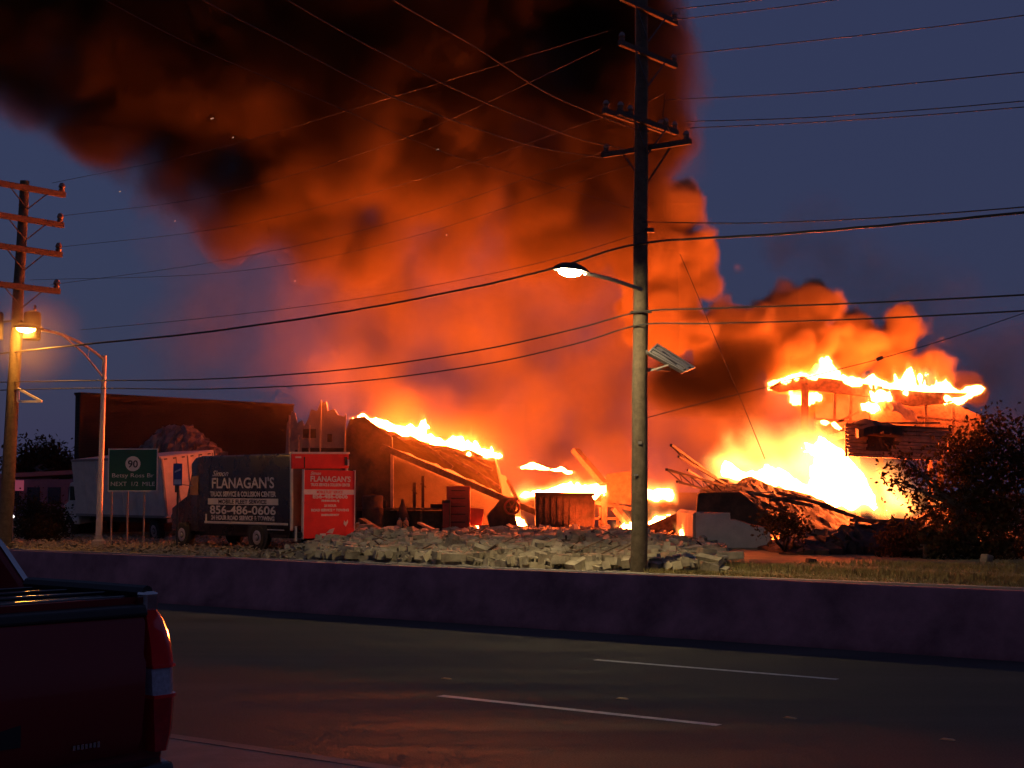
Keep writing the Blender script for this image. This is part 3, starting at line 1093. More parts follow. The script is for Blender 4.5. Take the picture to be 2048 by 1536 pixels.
# cab front: windscreen slope, bonnet and grille
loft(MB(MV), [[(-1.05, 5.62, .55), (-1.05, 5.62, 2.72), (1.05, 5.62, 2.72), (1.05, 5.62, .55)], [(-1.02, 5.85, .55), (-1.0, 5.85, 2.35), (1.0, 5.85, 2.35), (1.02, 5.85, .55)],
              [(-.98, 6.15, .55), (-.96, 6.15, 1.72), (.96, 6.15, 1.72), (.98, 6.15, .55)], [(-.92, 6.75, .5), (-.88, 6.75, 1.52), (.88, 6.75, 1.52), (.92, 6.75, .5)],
              [(-.86, 7.3, .5), (-.80, 7.38, 1.30), (.80, 7.38, 1.30), (.86, 7.3, .5)]]).build("cab_front", M_VSHADE, van, bevel=.04)
MB(MV).slab([(-.9, 5.64, 2.62), (.9, 5.64, 2.62), (.88, 6.10, 1.86), (-.88, 6.10, 1.86)], (0, .02, .02)).build("windscreen", M_GLASS, van)
MB(MV).slab([(-1.115, 5.2, 1.75), (-1.115, 5.72, 1.75), (-1.085, 5.68, 2.35), (-1.115, 5.2, 2.4)], (.02, 0, 0)).build("side_window", mat("window_amber", (.30, .16, .08), .2, var=.2), van)
MB(MV).bar((-1.12, 5.55, 2.05), (-1.42, 5.95, 2.12), .03).build("mirror_arm", M_STEEL, van)
MB(MV).box((-1.45, 5.98, 2.0), (.06, .2, .32)).build("mirror", M_BLKP, van, bevel=.02)
MB(MV).lathe((-.72, 7.34, 1.0), [(.11, 0), (.12, .03), (.08, .06)], axis=(0, 1, 0), n=16).build("headlight", M_CHROME, van)
# door lines and panel seams on the side
mb = MB(MV)
for y in (4.55, 5.25):
    mb.box((-1.103, y, 1.7), (.008, .015, 2.0))
mb.build("door_seam", M_BLKP, van)
MB(MV).box((-1.108, 4.72, .98), (.02, .07, .30)).build("grab_handle", M_VTRIM, van)
MB(MV).box((-1.115, 2.45, .86), (.03, 4.7, .075)).build("rub_rail", M_VTRIM, van, bevel=.01)
MB(MV).box((-1.075, 3.4, .62), (.05, 2.6, .30)).build("skirt", M_VSHADE, van)
MB(MV).box((-1.075, .55, .60), (.05, 1.0, .34)).build("skirt", M_VSHADE, van)
MB(MV).box((-1.11, .75, .68), (.02, .9, .03)).build("skirt_rail", M_VTRIM, van)
mb = MB(MV)
mb.lathe((-1.106, 1.75, .52), [(.56, 0), (.56, .02)], axis=(1, 0, 0), n=24)
mb.build("wheel_arch", M_BLKP, van)
for y in (1.75, 6.2):
    wheel(MV, (-.98, y, .42), .42, .30, van, -1)
    wheel(MV, (.98, y, .42), .42, .30, van, 1)
MB(MV).box((0, 3, .5), (1.7, 6.0, .16)).build("chassis", M_BLKP, van)
# rear: frame, header with marker lights, door and tail lift standing upright
MB(MV).box((0, -.012, 1.75), (2.0, .02, 1.9)).build("rear_door", mat("rear_door_dark", (.10, .05, .05), .5, var=.2), van)
for x in (-1.06, 1.06):
    MB(MV).box((x, -.03, 1.85), (.09, .06, 2.36)).build("corner_post", M_VTRIM, van, bevel=.01)
MB(MV).box((0.0, -.05, 2.80), (2.2, .10, .46)).build("header", M_VRED_LIT, van, bevel=.015)
MB(MV).box((0.0, -.07, 3.055), (2.22, .16, .065)).build("roof_trim", M_VTRIM, van, bevel=.012)
MB(MV).box((-.86, -.105, 2.92), (.22, .012, .045)).build("marker_light", M_VWH, van)
MB(MV).box((.98, -.105, 2.80), (.10, .012, .26)).build("marker_light", M_BLKP, van)
MB(MV).box((1.07, -.11, 2.75), (.06, .02, .20)).build("marker_light", M_VTRIM, van)
MB(MV).box((-.62, -.103, 2.76), (.04, .01, .34)).build("header_seam", M_BLKP, van)
ML = MV @ Matrix.Translation((.06, -.40, .42)) @ Matrix.Rotation(math.radians(1.2), 4, 'Y')
lift = MB(ML).box((0, 0, 1.04), (1.98, .07, 2.10)).build("tail_lift", M_VRED_LIT, van, bevel=.01)
for x in (-1, 1):
    MB(ML).box((x * .985, -.005, 1.04), (.035, .085, 2.14)).build("lift_edge", M_VTRIM, lift)
MB(ML).box((0, -.04, .14), (1.94, .02, .30)).build("lift_ramp", M_VRED_LIT, lift)
MB(ML).box((-.25, -.055, .10), (.22, .01, .07)).build("plate", M_VWH, lift)
MB(ML).box((.78, -.055, .07), (.12, .01, .05)).build("plate", M_VWH, lift)
MB(ML).box((0, -.037, 1.415), (1.93, .006, .155)).build("stripe", M_VWH, lift)
for (t, h, w, z) in (("FLANAGAN'S", .17, 1.55, 1.74), ("TRUCK SERVICE & COLLISION CENTER", .085, 1.52, 1.60), ("856-486-0606", .13, 1.36, 1.22), ("PENNSAUKEN, NJ", .055, .68, 1.12),
                     ("24 HOUR", .07, .48, .96), ("ROAD SERVICE & TOWING", .075, 1.45, .82), ("EMERGENCY", .055, .70, .68)):
    letters(t, h, ML @ Matrix.Translation((.03, -.0405, z)), M_VWH, lift, width=w, bold=.006)
letters("Simon", .10, ML @ Matrix.Translation((-.55, -.0405, 1.945)), M_VWH, lift, width=.40, shear=.4, bold=.003)
letters("MOBILE FLEET SERVICE", .085, ML @ Matrix.Translation((.0, -.0415, 1.375)), M_VRED_LIT, lift, width=1.0, bold=.004)
mb = MB(ML)   # bright patches low on the lift, painted reflections
mb.add([(.55, -.046, .42), (.64, -.046, .34), (.73, -.046, .48), (.71, -.046, .56), (.64, -.046, .47), (.57, -.046, .54)], [(0, 1, 2, 3, 4, 5)])
mb.build("glint_patch", M_VWH, lift)
MB(ML).add([(-.12, -.054, .16), (.12, -.054, .13), (.20, -.054, .30), (.02, -.054, .26)], [(0, 1, 2, 3)]).build("glint_patch", M_VTRIM, lift)
MB(MV).box((0, -.22, .55), (2.1, .4, .14)).build("rear_step", M_BLKP, van)
for x in (-.7, .7):
    MB(MV).box((x, -.2, .62), (.10, .34, .10)).build("lift_arm", M_DARKM, van)
MB(MV).box((-1.09, -.30, .58), (.05, .06, .46)).build("corner_guard", M_VTRIM, van)
# lettering on the side (faces local -x, reads from front to back)
MS = MV @ Matrix.Translation((-1.106, 2.62, 0)) @ Matrix.Rotation(-math.pi / 2, 4, 'Z')
for (t, h, w, z, m_) in (("FLANAGAN'S", .34, 3.55, 1.98, M_VWH), ("TRUCK SERVICE & COLLISION CENTER", .16, 3.75, 1.71, M_VWH), ("856-486-0606", .27, 3.75, 1.145, M_VWH), ("24 HOUR ROAD SERVICE & TOWING", .14, 3.6, .955, M_VWH)):
    letters(t, h, MS @ Matrix.Translation((0, 0, z)), m_, van, width=w, bold=.008)
letters("Simon", .19, MS @ Matrix.Translation((-1.28, 0, 2.37)), M_VWH, van, width=.95, shear=.4, bold=.005)
MB(MS).box((0, .001, 1.545), (4.0, .006, .20)).build("stripe", M_VWH, van)
letters("MOBILE FLEET SERVICE", .13, MS @ Matrix.Translation((0, -.0035, 1.48)), M_VSHADE, van, width=2.75, bold=.006)

# ---- white box truck further back
YB = 60.0
a0, a1 = at(333, 1035, YB), at(156, 1035, YB + 6.2)
BF = Vector((a1.x - a0.x, a1.y - a0.y, 0))
Lb = BF.length
MT = frame((a0.x, a0.y, .05), BF) @ Matrix.Translation((1.2, 0, 0)) @ Matrix.Translation((0, 0, .35)) @ Matrix.Rotation(math.radians(-7), 4, 'Y') @ Matrix.Translation((0, 0, -.35))
bt = thing("box_truck", "white box truck leaning over behind the green sign, rear lit orange", "box truck", (a0.x, a0.y, .05))
M_TWH = mat("truck_white", (0.66, 0.58, 0.50), 0.6, var=0.14, scale=2.5, bump=.1, bscale=10)
zb, zt_ = 1.0, 3.42
MB(MT).box((0, Lb / 2, (zb + zt_) / 2), (2.4, Lb, zt_ - zb)).build("cargo_box", M_TWH, bt, bevel=.03)
mb = MB(MT)
mb.box((-1.205, Lb / 2, zb + .05), (.03, Lb, .10))
mb.box((-1.205, Lb / 2, zt_ - .05), (.03, Lb, .10))
mb.build("edge_rail", M_STEEL, bt)
for k in range(1, 7):
    MB(MT).box((-1.203, Lb * k / 7, (zb + zt_) / 2), (.012, .03, zt_ - zb - .2)).build("side_rib", M_TWH, bt)
MB(MT).box((0, Lb / 2 + .6, .8), (1.0, Lb + 1.4, .22)).build("chassis", M_BLKP, bt)
loft(MB(MT), [[(-1.05, Lb + .15, .6), (-1.05, Lb + .15, 2.45), (1.05, Lb + .15, 2.45), (1.05, Lb + .15, .6)], [(-1.05, Lb + .8, .6), (-1.0, Lb + .8, 2.4), (1.0, Lb + .8, 2.4), (1.05, Lb + .8, .6)],
              [(-1.02, Lb + 1.25, .6), (-.95, Lb + 1.25, 1.6), (.95, Lb + 1.25, 1.6), (1.02, Lb + 1.25, .6)], [(-.95, Lb + 2.0, .6), (-.85, Lb + 2.0, 1.4), (.85, Lb + 2.0, 1.4), (.95, Lb + 2.0, .6)]]).build("cab", M_TWH, bt, bevel=.05)
MB(MT).slab([(-1.06, Lb + .3, 1.65), (-1.06, Lb + .85, 1.65), (-1.03, Lb + .75, 2.25), (-1.06, Lb + .3, 2.25)], (.03, 0, 0)).build("side_window", M_GLASS, bt)
for y in (1.2, Lb + 1.1):
    wheel(MT, (-.98, y, .46), .46, .28, bt, -1)
    wheel(MT, (.98, y, .46), .46, .28, bt, 1)
door = MB(MT).box((0, -.02, (zb + zt_) / 2), (2.32, .05, zt_ - zb - .06)).build("rear_door", M_TWH, bt, bevel=.01)
for x in (-1.1, -.5, 0, .5, 1.1):
    MB(MT).box((x, -.055, (zb + zt_) / 2), (.035, .03, zt_ - zb - .2)).build("door_bar", M_STEEL, door)
for k in range(6):
    MB(MT).box((-.95 + k * .38, -.06, zt_ - .13), (.12, .03, .05)).build("marker_lamp", M_DARKM, door)
MB(MT).box((0, -.08, zb - .1), (2.3, .1, .14)).build("rear_sill", M_STEEL, bt)

# ------------------------------------------------------------------ buildings
def brick_mat(name, d, c1, c2, mortar):
    m = bpy.data.materials.new(name)
    m.use_nodes = True
    nt = m.node_tree
    b = nt.nodes["Principled BSDF"]
    b.inputs["Roughness"].default_value = 0.9
    geo = nt.nodes.new("ShaderNodeNewGeometry")
    dot = nt.nodes.new("ShaderNodeVectorMath"); dot.operation = 'DOT_PRODUCT'; dot.inputs[1].default_value = (d[0], d[1], 0)
    nt.links.new(geo.outputs["Position"], dot.inputs[0])
    sp = nt.nodes.new("ShaderNodeSeparateXYZ"); nt.links.new(geo.outputs["Position"], sp.inputs[0])
    cb = nt.nodes.new("ShaderNodeCombineXYZ")
    nt.links.new(dot.outputs["Value"], cb.inputs[0]); nt.links.new(sp.outputs[2], cb.inputs[1])
    br = nt.nodes.new("ShaderNodeTexBrick")
    br.inputs["Color1"].default_value = (*c1, 1); br.inputs["Color2"].default_value = (*c2, 1); br.inputs["Mortar"].default_value = (*mortar, 1)
    br.inputs["Scale"].default_value = 1.0
    br.inputs["Brick Width"].default_value = 0.22; br.inputs["Row Height"].default_value = 0.075; br.inputs["Mortar Size"].default_value = 0.01
    nt.links.new(cb.outputs[0], br.inputs["Vector"])
    ns = nt.nodes.new("ShaderNodeTexNoise"); ns.inputs["Scale"].default_value = 0.7; ns.inputs["Detail"].default_value = 6
    nt.links.new(geo.outputs["Position"], ns.inputs["Vector"])
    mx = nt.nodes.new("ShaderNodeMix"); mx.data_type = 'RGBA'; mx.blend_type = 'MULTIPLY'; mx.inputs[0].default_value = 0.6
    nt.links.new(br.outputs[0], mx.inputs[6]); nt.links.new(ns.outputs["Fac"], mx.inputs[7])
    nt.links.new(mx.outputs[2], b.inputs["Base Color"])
    return m


M_PLAST = mat("plaster", (0.30, 0.25, 0.22), 0.9, var=0.25, scale=1.2, bump=.3, bscale=20)
M_CHAR = mat("charred", (0.025, 0.018, 0.015), 0.9, scale=2.2, col2=(0.10, 0.055, 0.04), bump=.8, bscale=8)
M_CHARW = mat("charred_timber", (0.04, 0.026, 0.02), 0.85, scale=5, col2=(0.16, 0.09, 0.06), bump=.5, bscale=20)
M_PALEW = mat("pale_timber", (0.40, 0.30, 0.20), 0.8, var=0.25, scale=8)
M_ROOFM = mat("roof_membrane", (0.018, 0.012, 0.010), 0.9, scale=1.3, col2=(0.05, 0.03, 0.023), bump=.7, bscale=6)
M_WHBLK = mat("painted_block", (0.50, 0.45, 0.42), 0.85, var=0.12, scale=3, bump=.3, bscale=18)
M_STEELR = mat("burnt_steel", (0.03, 0.02, 0.016), 0.6, metal=0.5, var=0.3, scale=8)

# dark brick building behind the trucks: front wall, side wall, flat roof with coping
wa, wb = at(155, 1050, 68), at(585, 1050, 77.5)
ztop = at(155, 790, 68).z
dW = Vector((wb.x - wa.x, wb.y - wa.y, 0)); LW = dW.length; dW.normalize()
nW = Vector((-dW.y, dW.x, 0))
dS = Vector((wa.x + 3.0, wa.y, 0)).normalized()       # the side wall runs straight away from the road
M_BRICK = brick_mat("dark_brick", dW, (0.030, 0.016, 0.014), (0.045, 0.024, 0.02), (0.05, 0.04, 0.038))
bb = thing("brick_building", "long dark brick building behind the box truck and the van", "building", (wa.x, wa.y, 0))
O = Vector((wa.x, wa.y, 0))
up = Vector((0, 0, 1))
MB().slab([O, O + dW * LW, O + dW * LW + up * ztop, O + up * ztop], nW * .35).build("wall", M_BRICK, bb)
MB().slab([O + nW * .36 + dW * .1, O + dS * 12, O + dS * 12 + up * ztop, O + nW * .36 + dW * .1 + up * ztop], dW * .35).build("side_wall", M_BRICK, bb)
MB().slab([O + up * (ztop - .3), O + dW * LW + up * (ztop - .3), O + dW * LW + dS * 12 + up * (ztop - .3), O + dS * 12 + up * (ztop - .3)], up * .1).build("roof", M_ROOFM, bb)
MB().slab([O - nW * .05 + up * (ztop + .003), O + dW * LW - nW * .05 + up * (ztop + .003), O + dW * LW + nW * .45 + up * (ztop + .003), O + nW * .45 + up * (ztop + .003)], up * .12).build("coping", M_BRICK, bb)

# pale debris heaped on and behind the truck's roof
def mound(name, m, pts, depth, seed, rough=.25, parent=None, n=26, rows=9):
    """Lumpy heap: outline points in photo pixels (left to right) at depth Y, falling to the ground in front and behind."""
    rnd = random.Random(seed)
    xs = [p[0] for p in pts]
    Y, zb_ = depth
    R = []
    for i in range(rows):
        f = i / (rows - 1)
        prof = math.sin(math.pi * (0.06 + .88 * f)) ** .6
        row = []
        for j in range(n):
            px = xs[0] + (xs[-1] - xs[0]) * j / (n - 1)
            py = float(np.interp(px, xs, [p[1] for p in pts]))
            t = at(px, py, Y)
            h = max(0.02, (t.z - zb_)) * prof
            row.append(Vector((t.x + rnd.uniform(-rough, rough) * .6, Y + (f - .5) * 5.0 + rnd.uniform(-rough, rough), zb_ + h + rnd.uniform(-rough, rough) * .6 * min(1, h))))
        R.append(row)
    o = MB().sheet(R, (0, 0, -.3)).build(name, m, parent)
    return o


tag(mound("debris_mound", mat("dust_grey", (.17, .145, .14), .95, var=.3, scale=2, bump=.8, bscale=5), [(255, 905), (290, 893), (325, 856), (350, 851), (382, 852), (420, 884), (450, 905)], (66, 1.2), 3, rough=.16, n=44, rows=18), "pale grey heap of debris rising behind the box truck's roof", "debris heap")

# broken wall left of the burning shop
bw = thing("broken_wall", "jagged remains of a pale wall above the van's roof", "wall", at(630, 1075, 61.8))
bw.location.z = 0
YW = 61.8
poly = [(572, 1080), (571, 905), (574, 846), (580, 838), (583, 822), (590, 826), (594, 846), (604, 840), (608, 852), (617, 836), (622, 818), (634, 822), (640, 806), (652, 803), (655, 822), (668, 818), (676, 830), (690, 833), (697, 1080)]
MB().slab([at(a, b, YW) for a, b in poly], (0, .3, 0)).build("wall_slab", M_PLAST, bw)
for (a, b, c_, d) in ((606, 858, 632, 876), (604, 896, 690, 1000), (590, 900, 598, 940), (655, 868, 664, 884)):
    tl, brr = at(a, b, YW), at(c_, d, YW)
    MB().box(((tl.x + brr.x) / 2, YW - .01, (tl.z + brr.z) / 2), (brr.x - tl.x, .06, tl.z - brr.z)).build("opening", M_CHAR, bw)
rnd = random.Random(5)
for px, y0, y1 in ((578, 830, 925), (596, 870, 930), (640, 800, 920), (688, 828, 930), (618, 850, 925)):
    MB().bar(at(px, y1, YW - .3), at(px + rnd.uniform(-4, 4), y0, YW - .3), .09, .05).build("stud", M_PALEW, bw)

# ---- the burning shop: left bay
shop = thing("burning_shop", "burning shop bay with caved-in roof and fire-lit interior wall", "building", at(850, 1085, 62))
shop.location.z = 0


def wall_px(name, pts, Y, th, m, parent):
    return MB().slab([at(a, b, Y) for a, b in pts], (0, th, 0)).build(name, m, parent)


wall_px("front_wall", [(694, 1085), (692, 860), (700, 838), (728, 832), (784, 874), (786, 1085)], 61.5, .3, M_CHAR, shop)
p_ = at(698, 1085, 62)
MB().slab([(p_.x, 62.2, 0), (p_.x, 76, 0), (p_.x, 76, at(698, 832, 62.2).z), (p_.x, 62.2, at(698, 838, 62.2).z)], (.3, 0, 0)).build("party_wall", M_CHAR, shop)
M_SHOPW = mat("sooty_plaster", (0.11, 0.085, 0.07), 0.9, var=0.4, scale=0.8, bump=.3, bscale=20)
wall_px("back_wall", [(740, 1080), (740, 880), (960, 900), (985, 925), (992, 918), (1004, 952), (1012, 950), (1022, 990), (1040, 1000), (1044, 1080)], 67, .3, M_SHOPW, shop)
wall_px("wall_stain", [(930, 960), (938, 950), (945, 962), (942, 975), (933, 975)], 66.96, .03, M_CHAR, shop)
MB().bar(at(784, 1060, 61.4), at(784, 902, 61.4), .12).build("door_post", M_PALEW, shop)
# sagging roof deck between the burning edge and the fallen beam
rows = []
rnd = random.Random(11)
topl_ = [(700, 856), (760, 866), (820, 882), (870, 897), (915, 907), (955, 913), (990, 925)]
botl_ = [(740, 880), (790, 898), (850, 918), (900, 940), (940, 958), (975, 975), (1005, 992)]
for i in range(7):
    f = i / 6
    row = []
    for j in range(25):
        g = j / 24 * 6
        k = min(5, int(g)); u = g - k
        t = [topl_[k][q] * (1 - u) + topl_[k + 1][q] * u for q in (0, 1)]
        b_ = [botl_[k][q] * (1 - u) + botl_[k + 1][q] * u for q in (0, 1)]
        p = at(t[0] * (1 - f) + b_[0] * f, t[1] * (1 - f) + b_[1] * f, 62.3 + 3.4 * f)
        row.append(p + Vector((0, rnd.uniform(-.06, .06), rnd.uniform(-.07, .07))))
    rows.append(row)
MB().sheet(rows, (0, .05, .18)).build("roof_deck", M_ROOFM, shop)
MB().bar(at(762, 893, 61), at(1075, 1026, 60), .16, .24).build("fallen_beam", M_CHARW, shop)
for a, b in (((880, 905), (955, 945)), ((900, 900), (985, 940)), ((930, 930), (1000, 975)), ((1015, 960), (1040, 1010)), ((850, 890), (905, 935))):
    MB().bar(at(*a, 61.8), at(*b, 61.6), .09, .12).build("rafter", M_CHARW, shop)

# contents of the shop, each a thing of its own
def box_px(x0, y0, x1, y1, Y, dep):
    a, b = at(x0, y0, Y), at(x1, y1, Y)
    return Vector(((a.x + b.x) / 2, Y + dep / 2, (a.z + b.z) / 2)), (b.x - a.x, dep, a.z - b.z)


c_, s_ = box_px(700, 1016, 892, 1078, 60, 1.0)
wbn = thing("workbench", "long dark workbench at the foot of the burning shop's wall", "workbench", (c_.x, c_.y, 0))
MB().box(c_ + Vector((0, 0, s_[2] / 2 - .04)), (s_[0], 1.0, .08)).build("bench_top", M_CHARW, wbn)
MB().box(c_ + Vector((0, .1, -.05)), (s_[0] - .1, .75, s_[2] - .12)).build("cabinet", M_CHAR, wbn)
for k in range(5):
    MB().box(c_ + Vector((-s_[0] / 2 + .1 + k * (s_[0] - .2) / 4, -.35, -.05)), (.09, .09, s_[2] - .12)).build("leg", M_CHARW, wbn)
rnd = random.Random(8)
for i, (a, b, c2, d, lab) in enumerate([(727, 995, 748, 1016, "small pale box at the left end of the dark workbench"), (752, 1000, 770, 1016, "dark tin next to the pale box on the workbench"),
                                   (862, 1008, 890, 1016, "low dark tray at the right end of the workbench")]):
    c2_, s2_ = box_px(a, b, c2, d, 60.2, .4)
    o = MB().box(c2_, s2_, Matrix.Rotation(rnd.uniform(-.3, .3), 3, 'Z')).build("storage_box", M_PLAST if i == 0 else M_STEELR, None, bevel=.02)
    tag(o, lab, "box")
# drum-shaped machine at left, tall tools, conical stand
def lathe_thing(name, lab, cat, px, py0, py1, Y, prof, m, group=None, parts=()):
    b, t = at(px, py1, Y), at(px, py0, Y)
    h = t.z - b.z
    o = MB().lathe(b, [(r, f * h) for r, f in prof], n=18).build(name, m, None, smooth=True)
    return tag(o, lab, cat, group)


lathe_thing("oil_drum", "dark dented drum beside the van's rear in the shop doorway", "drum", 745, 990, 1080, 59.5, [(.42, 0), (.44, .03), (.41, .06), (.41, .32), (.43, .35), (.41, .38), (.41, .66), (.43, .69), (.40, .72), (.40, .97), (.34, 1)], M_CHAR)
lathe_thing("funnel_stand", "dark cone-shaped stand above the two fire-tinted cylinders", "stand", 805, 998, 1042, 59.6, [(.26, 0), (.27, .1), (.16, .5), (.07, .85), (.05, 1)], M_CHAR)
for px, lab in ((799, "left one of two cylinders painted with fire glow at the rubble's edge"), (812, "right one of two cylinders painted with fire glow at the rubble's edge")):
    b, t = at(px, 1068, 58.5), at(px, 1039, 58.5)
    h = t.z - b.z
    e = MB().lathe(b, [(.09, 0), (.105, .03), (.105, h * .8), (.07, h * .93), (.035, h)], n=16).build("gas_cylinder", mat("cylinder_fire_tint", (.85, .36, .12), .4, var=.1), None, smooth=True)  # orange base colour paints the fire reflected on them
    MB().lathe(Vector((b.x, b.y, b.z + h)), [(.03, 0), (.045, .03), (.03, .07)], n=10).build("valve", M_STEEL, e)
    tag(e, lab, "gas cylinder", "pair of gas cylinders")
for px, y0, y1, w, lab in ((829, 965, 1062, .32, "wider of two tall dark uprights before the fire-lit wall"), (846, 952, 1062, .18, "slimmer of two tall dark uprights before the fire-lit wall")):
    b, t = at(px, y1, 61), at(px, y0, 61)
    e = thing("tool_rack", lab, "rack", b)
    MB().bar(b, t, w, .12).build("upright", M_CHAR, e)
    MB().bar(b - Vector((.3, 0, 0)), b + Vector((.3, 0, 0)), .08).build("foot", M_CHAR, e)
    MB().bar(t - Vector((.1, .06, .3)), t + Vector((.12, -.06, -.45)), .05).build("hook_bar", M_CHAR, e)
# red tool cabinets
M_CABR = mat("cabinet_red", (.22, .02, .016), .5, var=.2, scale=4)
c_, s_ = box_px(893, 972, 940, 1076, 60, .7)
tc = thing("tool_cabinet", "tall dark red tool cabinet in front of the fire-lit wall", "cabinet", (c_.x, c_.y, 0))
MB().box(c_, s_).build("carcass", M_CABR, tc, bevel=.02)
for k in range(6):
    z = c_.z - s_[2] / 2 + .15 + k * s_[2] / 6.6
    d_ = MB().box((c_.x, c_.y - .36, z + .1), (s_[0] * .9, .03, s_[2] / 7.6)).build("drawer", M_CABR, tc, bevel=.005)
    MB().box((c_.x, c_.y - .385, z + .16), (s_[0] * .6, .02, .03)).build("pull", M_STEELR, d_)
c_, s_ = box_px(884, 1000, 900, 1076, 59.6, .6)
o = thing("side_locker", "narrow dark locker against the left side of the red cabinet", "cabinet", (c_.x, c_.y, 0))
MB().box(c_, s_).build("carcass", M_CHAR, o, bevel=.02)
MB().box(c_ + Vector((0, -.31, .1)), (s_[0] * .8, .02, s_[2] * .7)).build("door", M_CABR, o)
c_, s_ = box_px(938, 1012, 966, 1076, 60.4, .6)
o = thing("parts_cart", "bent red cart between the cabinet and the slanted machine", "cart", (c_.x, c_.y, 0))
R_ = Matrix.Rotation(.12, 3, 'Y')
MB().box(c_ + Vector((0, 0, .2)), (s_[0], .6, s_[2] * .55), R_).build("bin", M_CABR, o, bevel=.02)
for x in (-1, 1):
    MB().bar(c_ + Vector((x * s_[0] * .42, -.25, -s_[2] / 2)), c_ + Vector((x * s_[0] * .36, -.25, .2)), .05).build("leg", M_STEELR, o)
# slanted machine with a flywheel
e = thing("slanted_machine", "dark machine with a slanted hood and a ring wheel near the small fire", "machine", at(1008, 1076, 60))
e.location.z = 0
MB().slab([at(a, b, 60) for a, b in ((985, 1078), (973, 1032), (1003, 996), (1036, 994), (1030, 1030), (1042, 1078))], (0, 1.1, 0)).build("housing", M_CHAR, e, bevel=.03)
q = at(1024, 1014, 59.9)
vs, fs = [], []
for i in range(20):
    a = 2 * math.pi * i / 20
    for j in range(6):
        b = 2 * math.pi * j / 6
        r = .28 + .045 * math.cos(b)
        vs.append(q + Vector((r * math.cos(a), .045 * math.sin(b), r * math.sin(a))))
for i in range(20):
    for j in range(6):
        fs.append((i * 6 + j, ((i + 1) % 20) * 6 + j, ((i + 1) % 20) * 6 + (j + 1) % 6, i * 6 + (j + 1) % 6))
MB().add(vs, fs).build("wheel_ring", M_CABR, e, smooth=True)
for a in (0, 1.05, 2.1):
    MB().bar(q + Vector((math.cos(a) * .28, 0, math.sin(a) * .28)), q - Vector((math.cos(a) * .28, 0, math.sin(a) * .28)), .03).build("spoke", M_CABR, e)
MB().box(at(1012, 1074, 59.5), (1.5, .5, .28)).build("plinth", M_CONC, e)

# steel container with fire along its top
ct = thing("steel_container", "dark steel container with flames along its top edge", "container", at(1130, 1085, 58.5))
ct.location.z = 0
MB().slab([at(a, b, 58.5) for a, b in ((1072, 1088), (1070, 984), (1182, 986), (1190, 1003), (1188, 1088))], (0, 2.2, 0)).build("hull", M_CHAR, ct, bevel=.02)
for k in range(9):
    px = 1080 + k * 12.5
    MB().bar(at(px, 1080, 58.46), at(px, 994, 58.46), .10, .05, up=(0, 1, 0)).build("rib", M_CHAR, ct)
for py in (988, 1082):
    MB().bar(at(1070, py, 58.42), at(1189, py + 1, 58.42), .12).build("rail", M_STEELR, ct)

# remains of the frame and posts right of the container
fr = thing("bare_frame", "bare burning timber frame between the container and the tall pole", "building frame", at(1225, 1085, 60.5))
fr.location.z = 0
for a, b, w in (((1208, 1080), (1209, 985), .22), ((1236, 1080), (1235, 1000), .12), ((1190, 1005), (1262, 1018), .14), ((1190, 1038), (1255, 1036), .10), ((1200, 1015), (1200, 1060), .10), ((1222, 1018), (1250, 1030), .1)):
    MB().bar(at(*a, 60.5), at(*b, 60.5), w).build("timber", M_CHARW, fr)
wall_px("wall_panel", [(1212, 948), (1262, 942), (1265, 1010), (1214, 1004)], 63.5, .2, M_CHARW, fr)
MB().bar(at(1150, 900, 62), at(1208, 968, 61.2), .42, .2).build("leaning_joist", M_CHARW, fr)
MB().bar(at(1232, 1018, 60), at(1270, 1066, 59.4), .32, .2).build("leaning_joist", M_CHARW, fr)
for i, (a, b, Y, s, lab) in enumerate([((1185, 1076), (1240, 1062), 57.5, .34, "charred low crate at the container's right foot"), ((1300, 1076), (1370, 1046), 57, .9, "tilted charred slab right of the tall pole's foot")]):
    p, q = at(*a, Y), at(*b, Y)
    tag(MB().bar(p, q, .5, s).build("charred_slab", M_CHARW, None, bevel=.03), lab, "slab")

# ---- tall rear building on the right, its roof edge burning
tr = thing("rear_building", "tall burning building with open upper storey behind the flames on the right", "building", at(1720, 1075, 71))
tr.location.z = 0
YR = 71.0
wall_px("fascia", [(1538, 776), (1560, 762), (1604, 752), (1660, 757), (1765, 773), (1766, 796), (1660, 784), (1604, 778), (1560, 784)], YR, .35, M_CHARW, tr)
wall_px("fascia", [(1765, 776), (1850, 784), (1940, 786), (1900, 806), (1830, 812), (1766, 800)], YR + .2, .35, M_CHARW, tr)
MB().bar(at(1609, 860, YR - .05), at(1610, 770, YR - .05), .30).build("pillar", M_CHARW, tr)
wall_px("back_wall", [(1632, 880), (1630, 786), (1745, 792), (1750, 880)], YR + 3.0, .25, M_SHOPW, tr)
wall_px("upper_wall", [(1740, 900), (1742, 796), (1830, 812), (1905, 806), (1960, 830), (1990, 900)], YR + 1.2, .3, M_CHAR, tr)
MB().slab([at(1610, 872, YR), at(1900, 880, YR), at(1990, 890, YR + 6), at(1640, 872, YR + 6)], (0, 0, -.3)).build("upper_floor", M_CHAR, tr)
for px in (1650, 1760, 1880):
    MB().bar((at(px, 900, YR + .5).x, YR + .5, 0), (at(px, 880, YR + .5).x, YR + .5, at(px, 876, YR + .5).z), .25).build("lower_post", M_CHARW, tr)
MB().bar(at(1692, 838, YR - .1), at(1742, 806, YR - .1), .07).build("loose_strut", M_CHARW, tr)
MB().bar(at(1752, 806, YR - .1), at(1746, 770, YR - .1), .12).build("hanging_post", M_CHARW, tr)
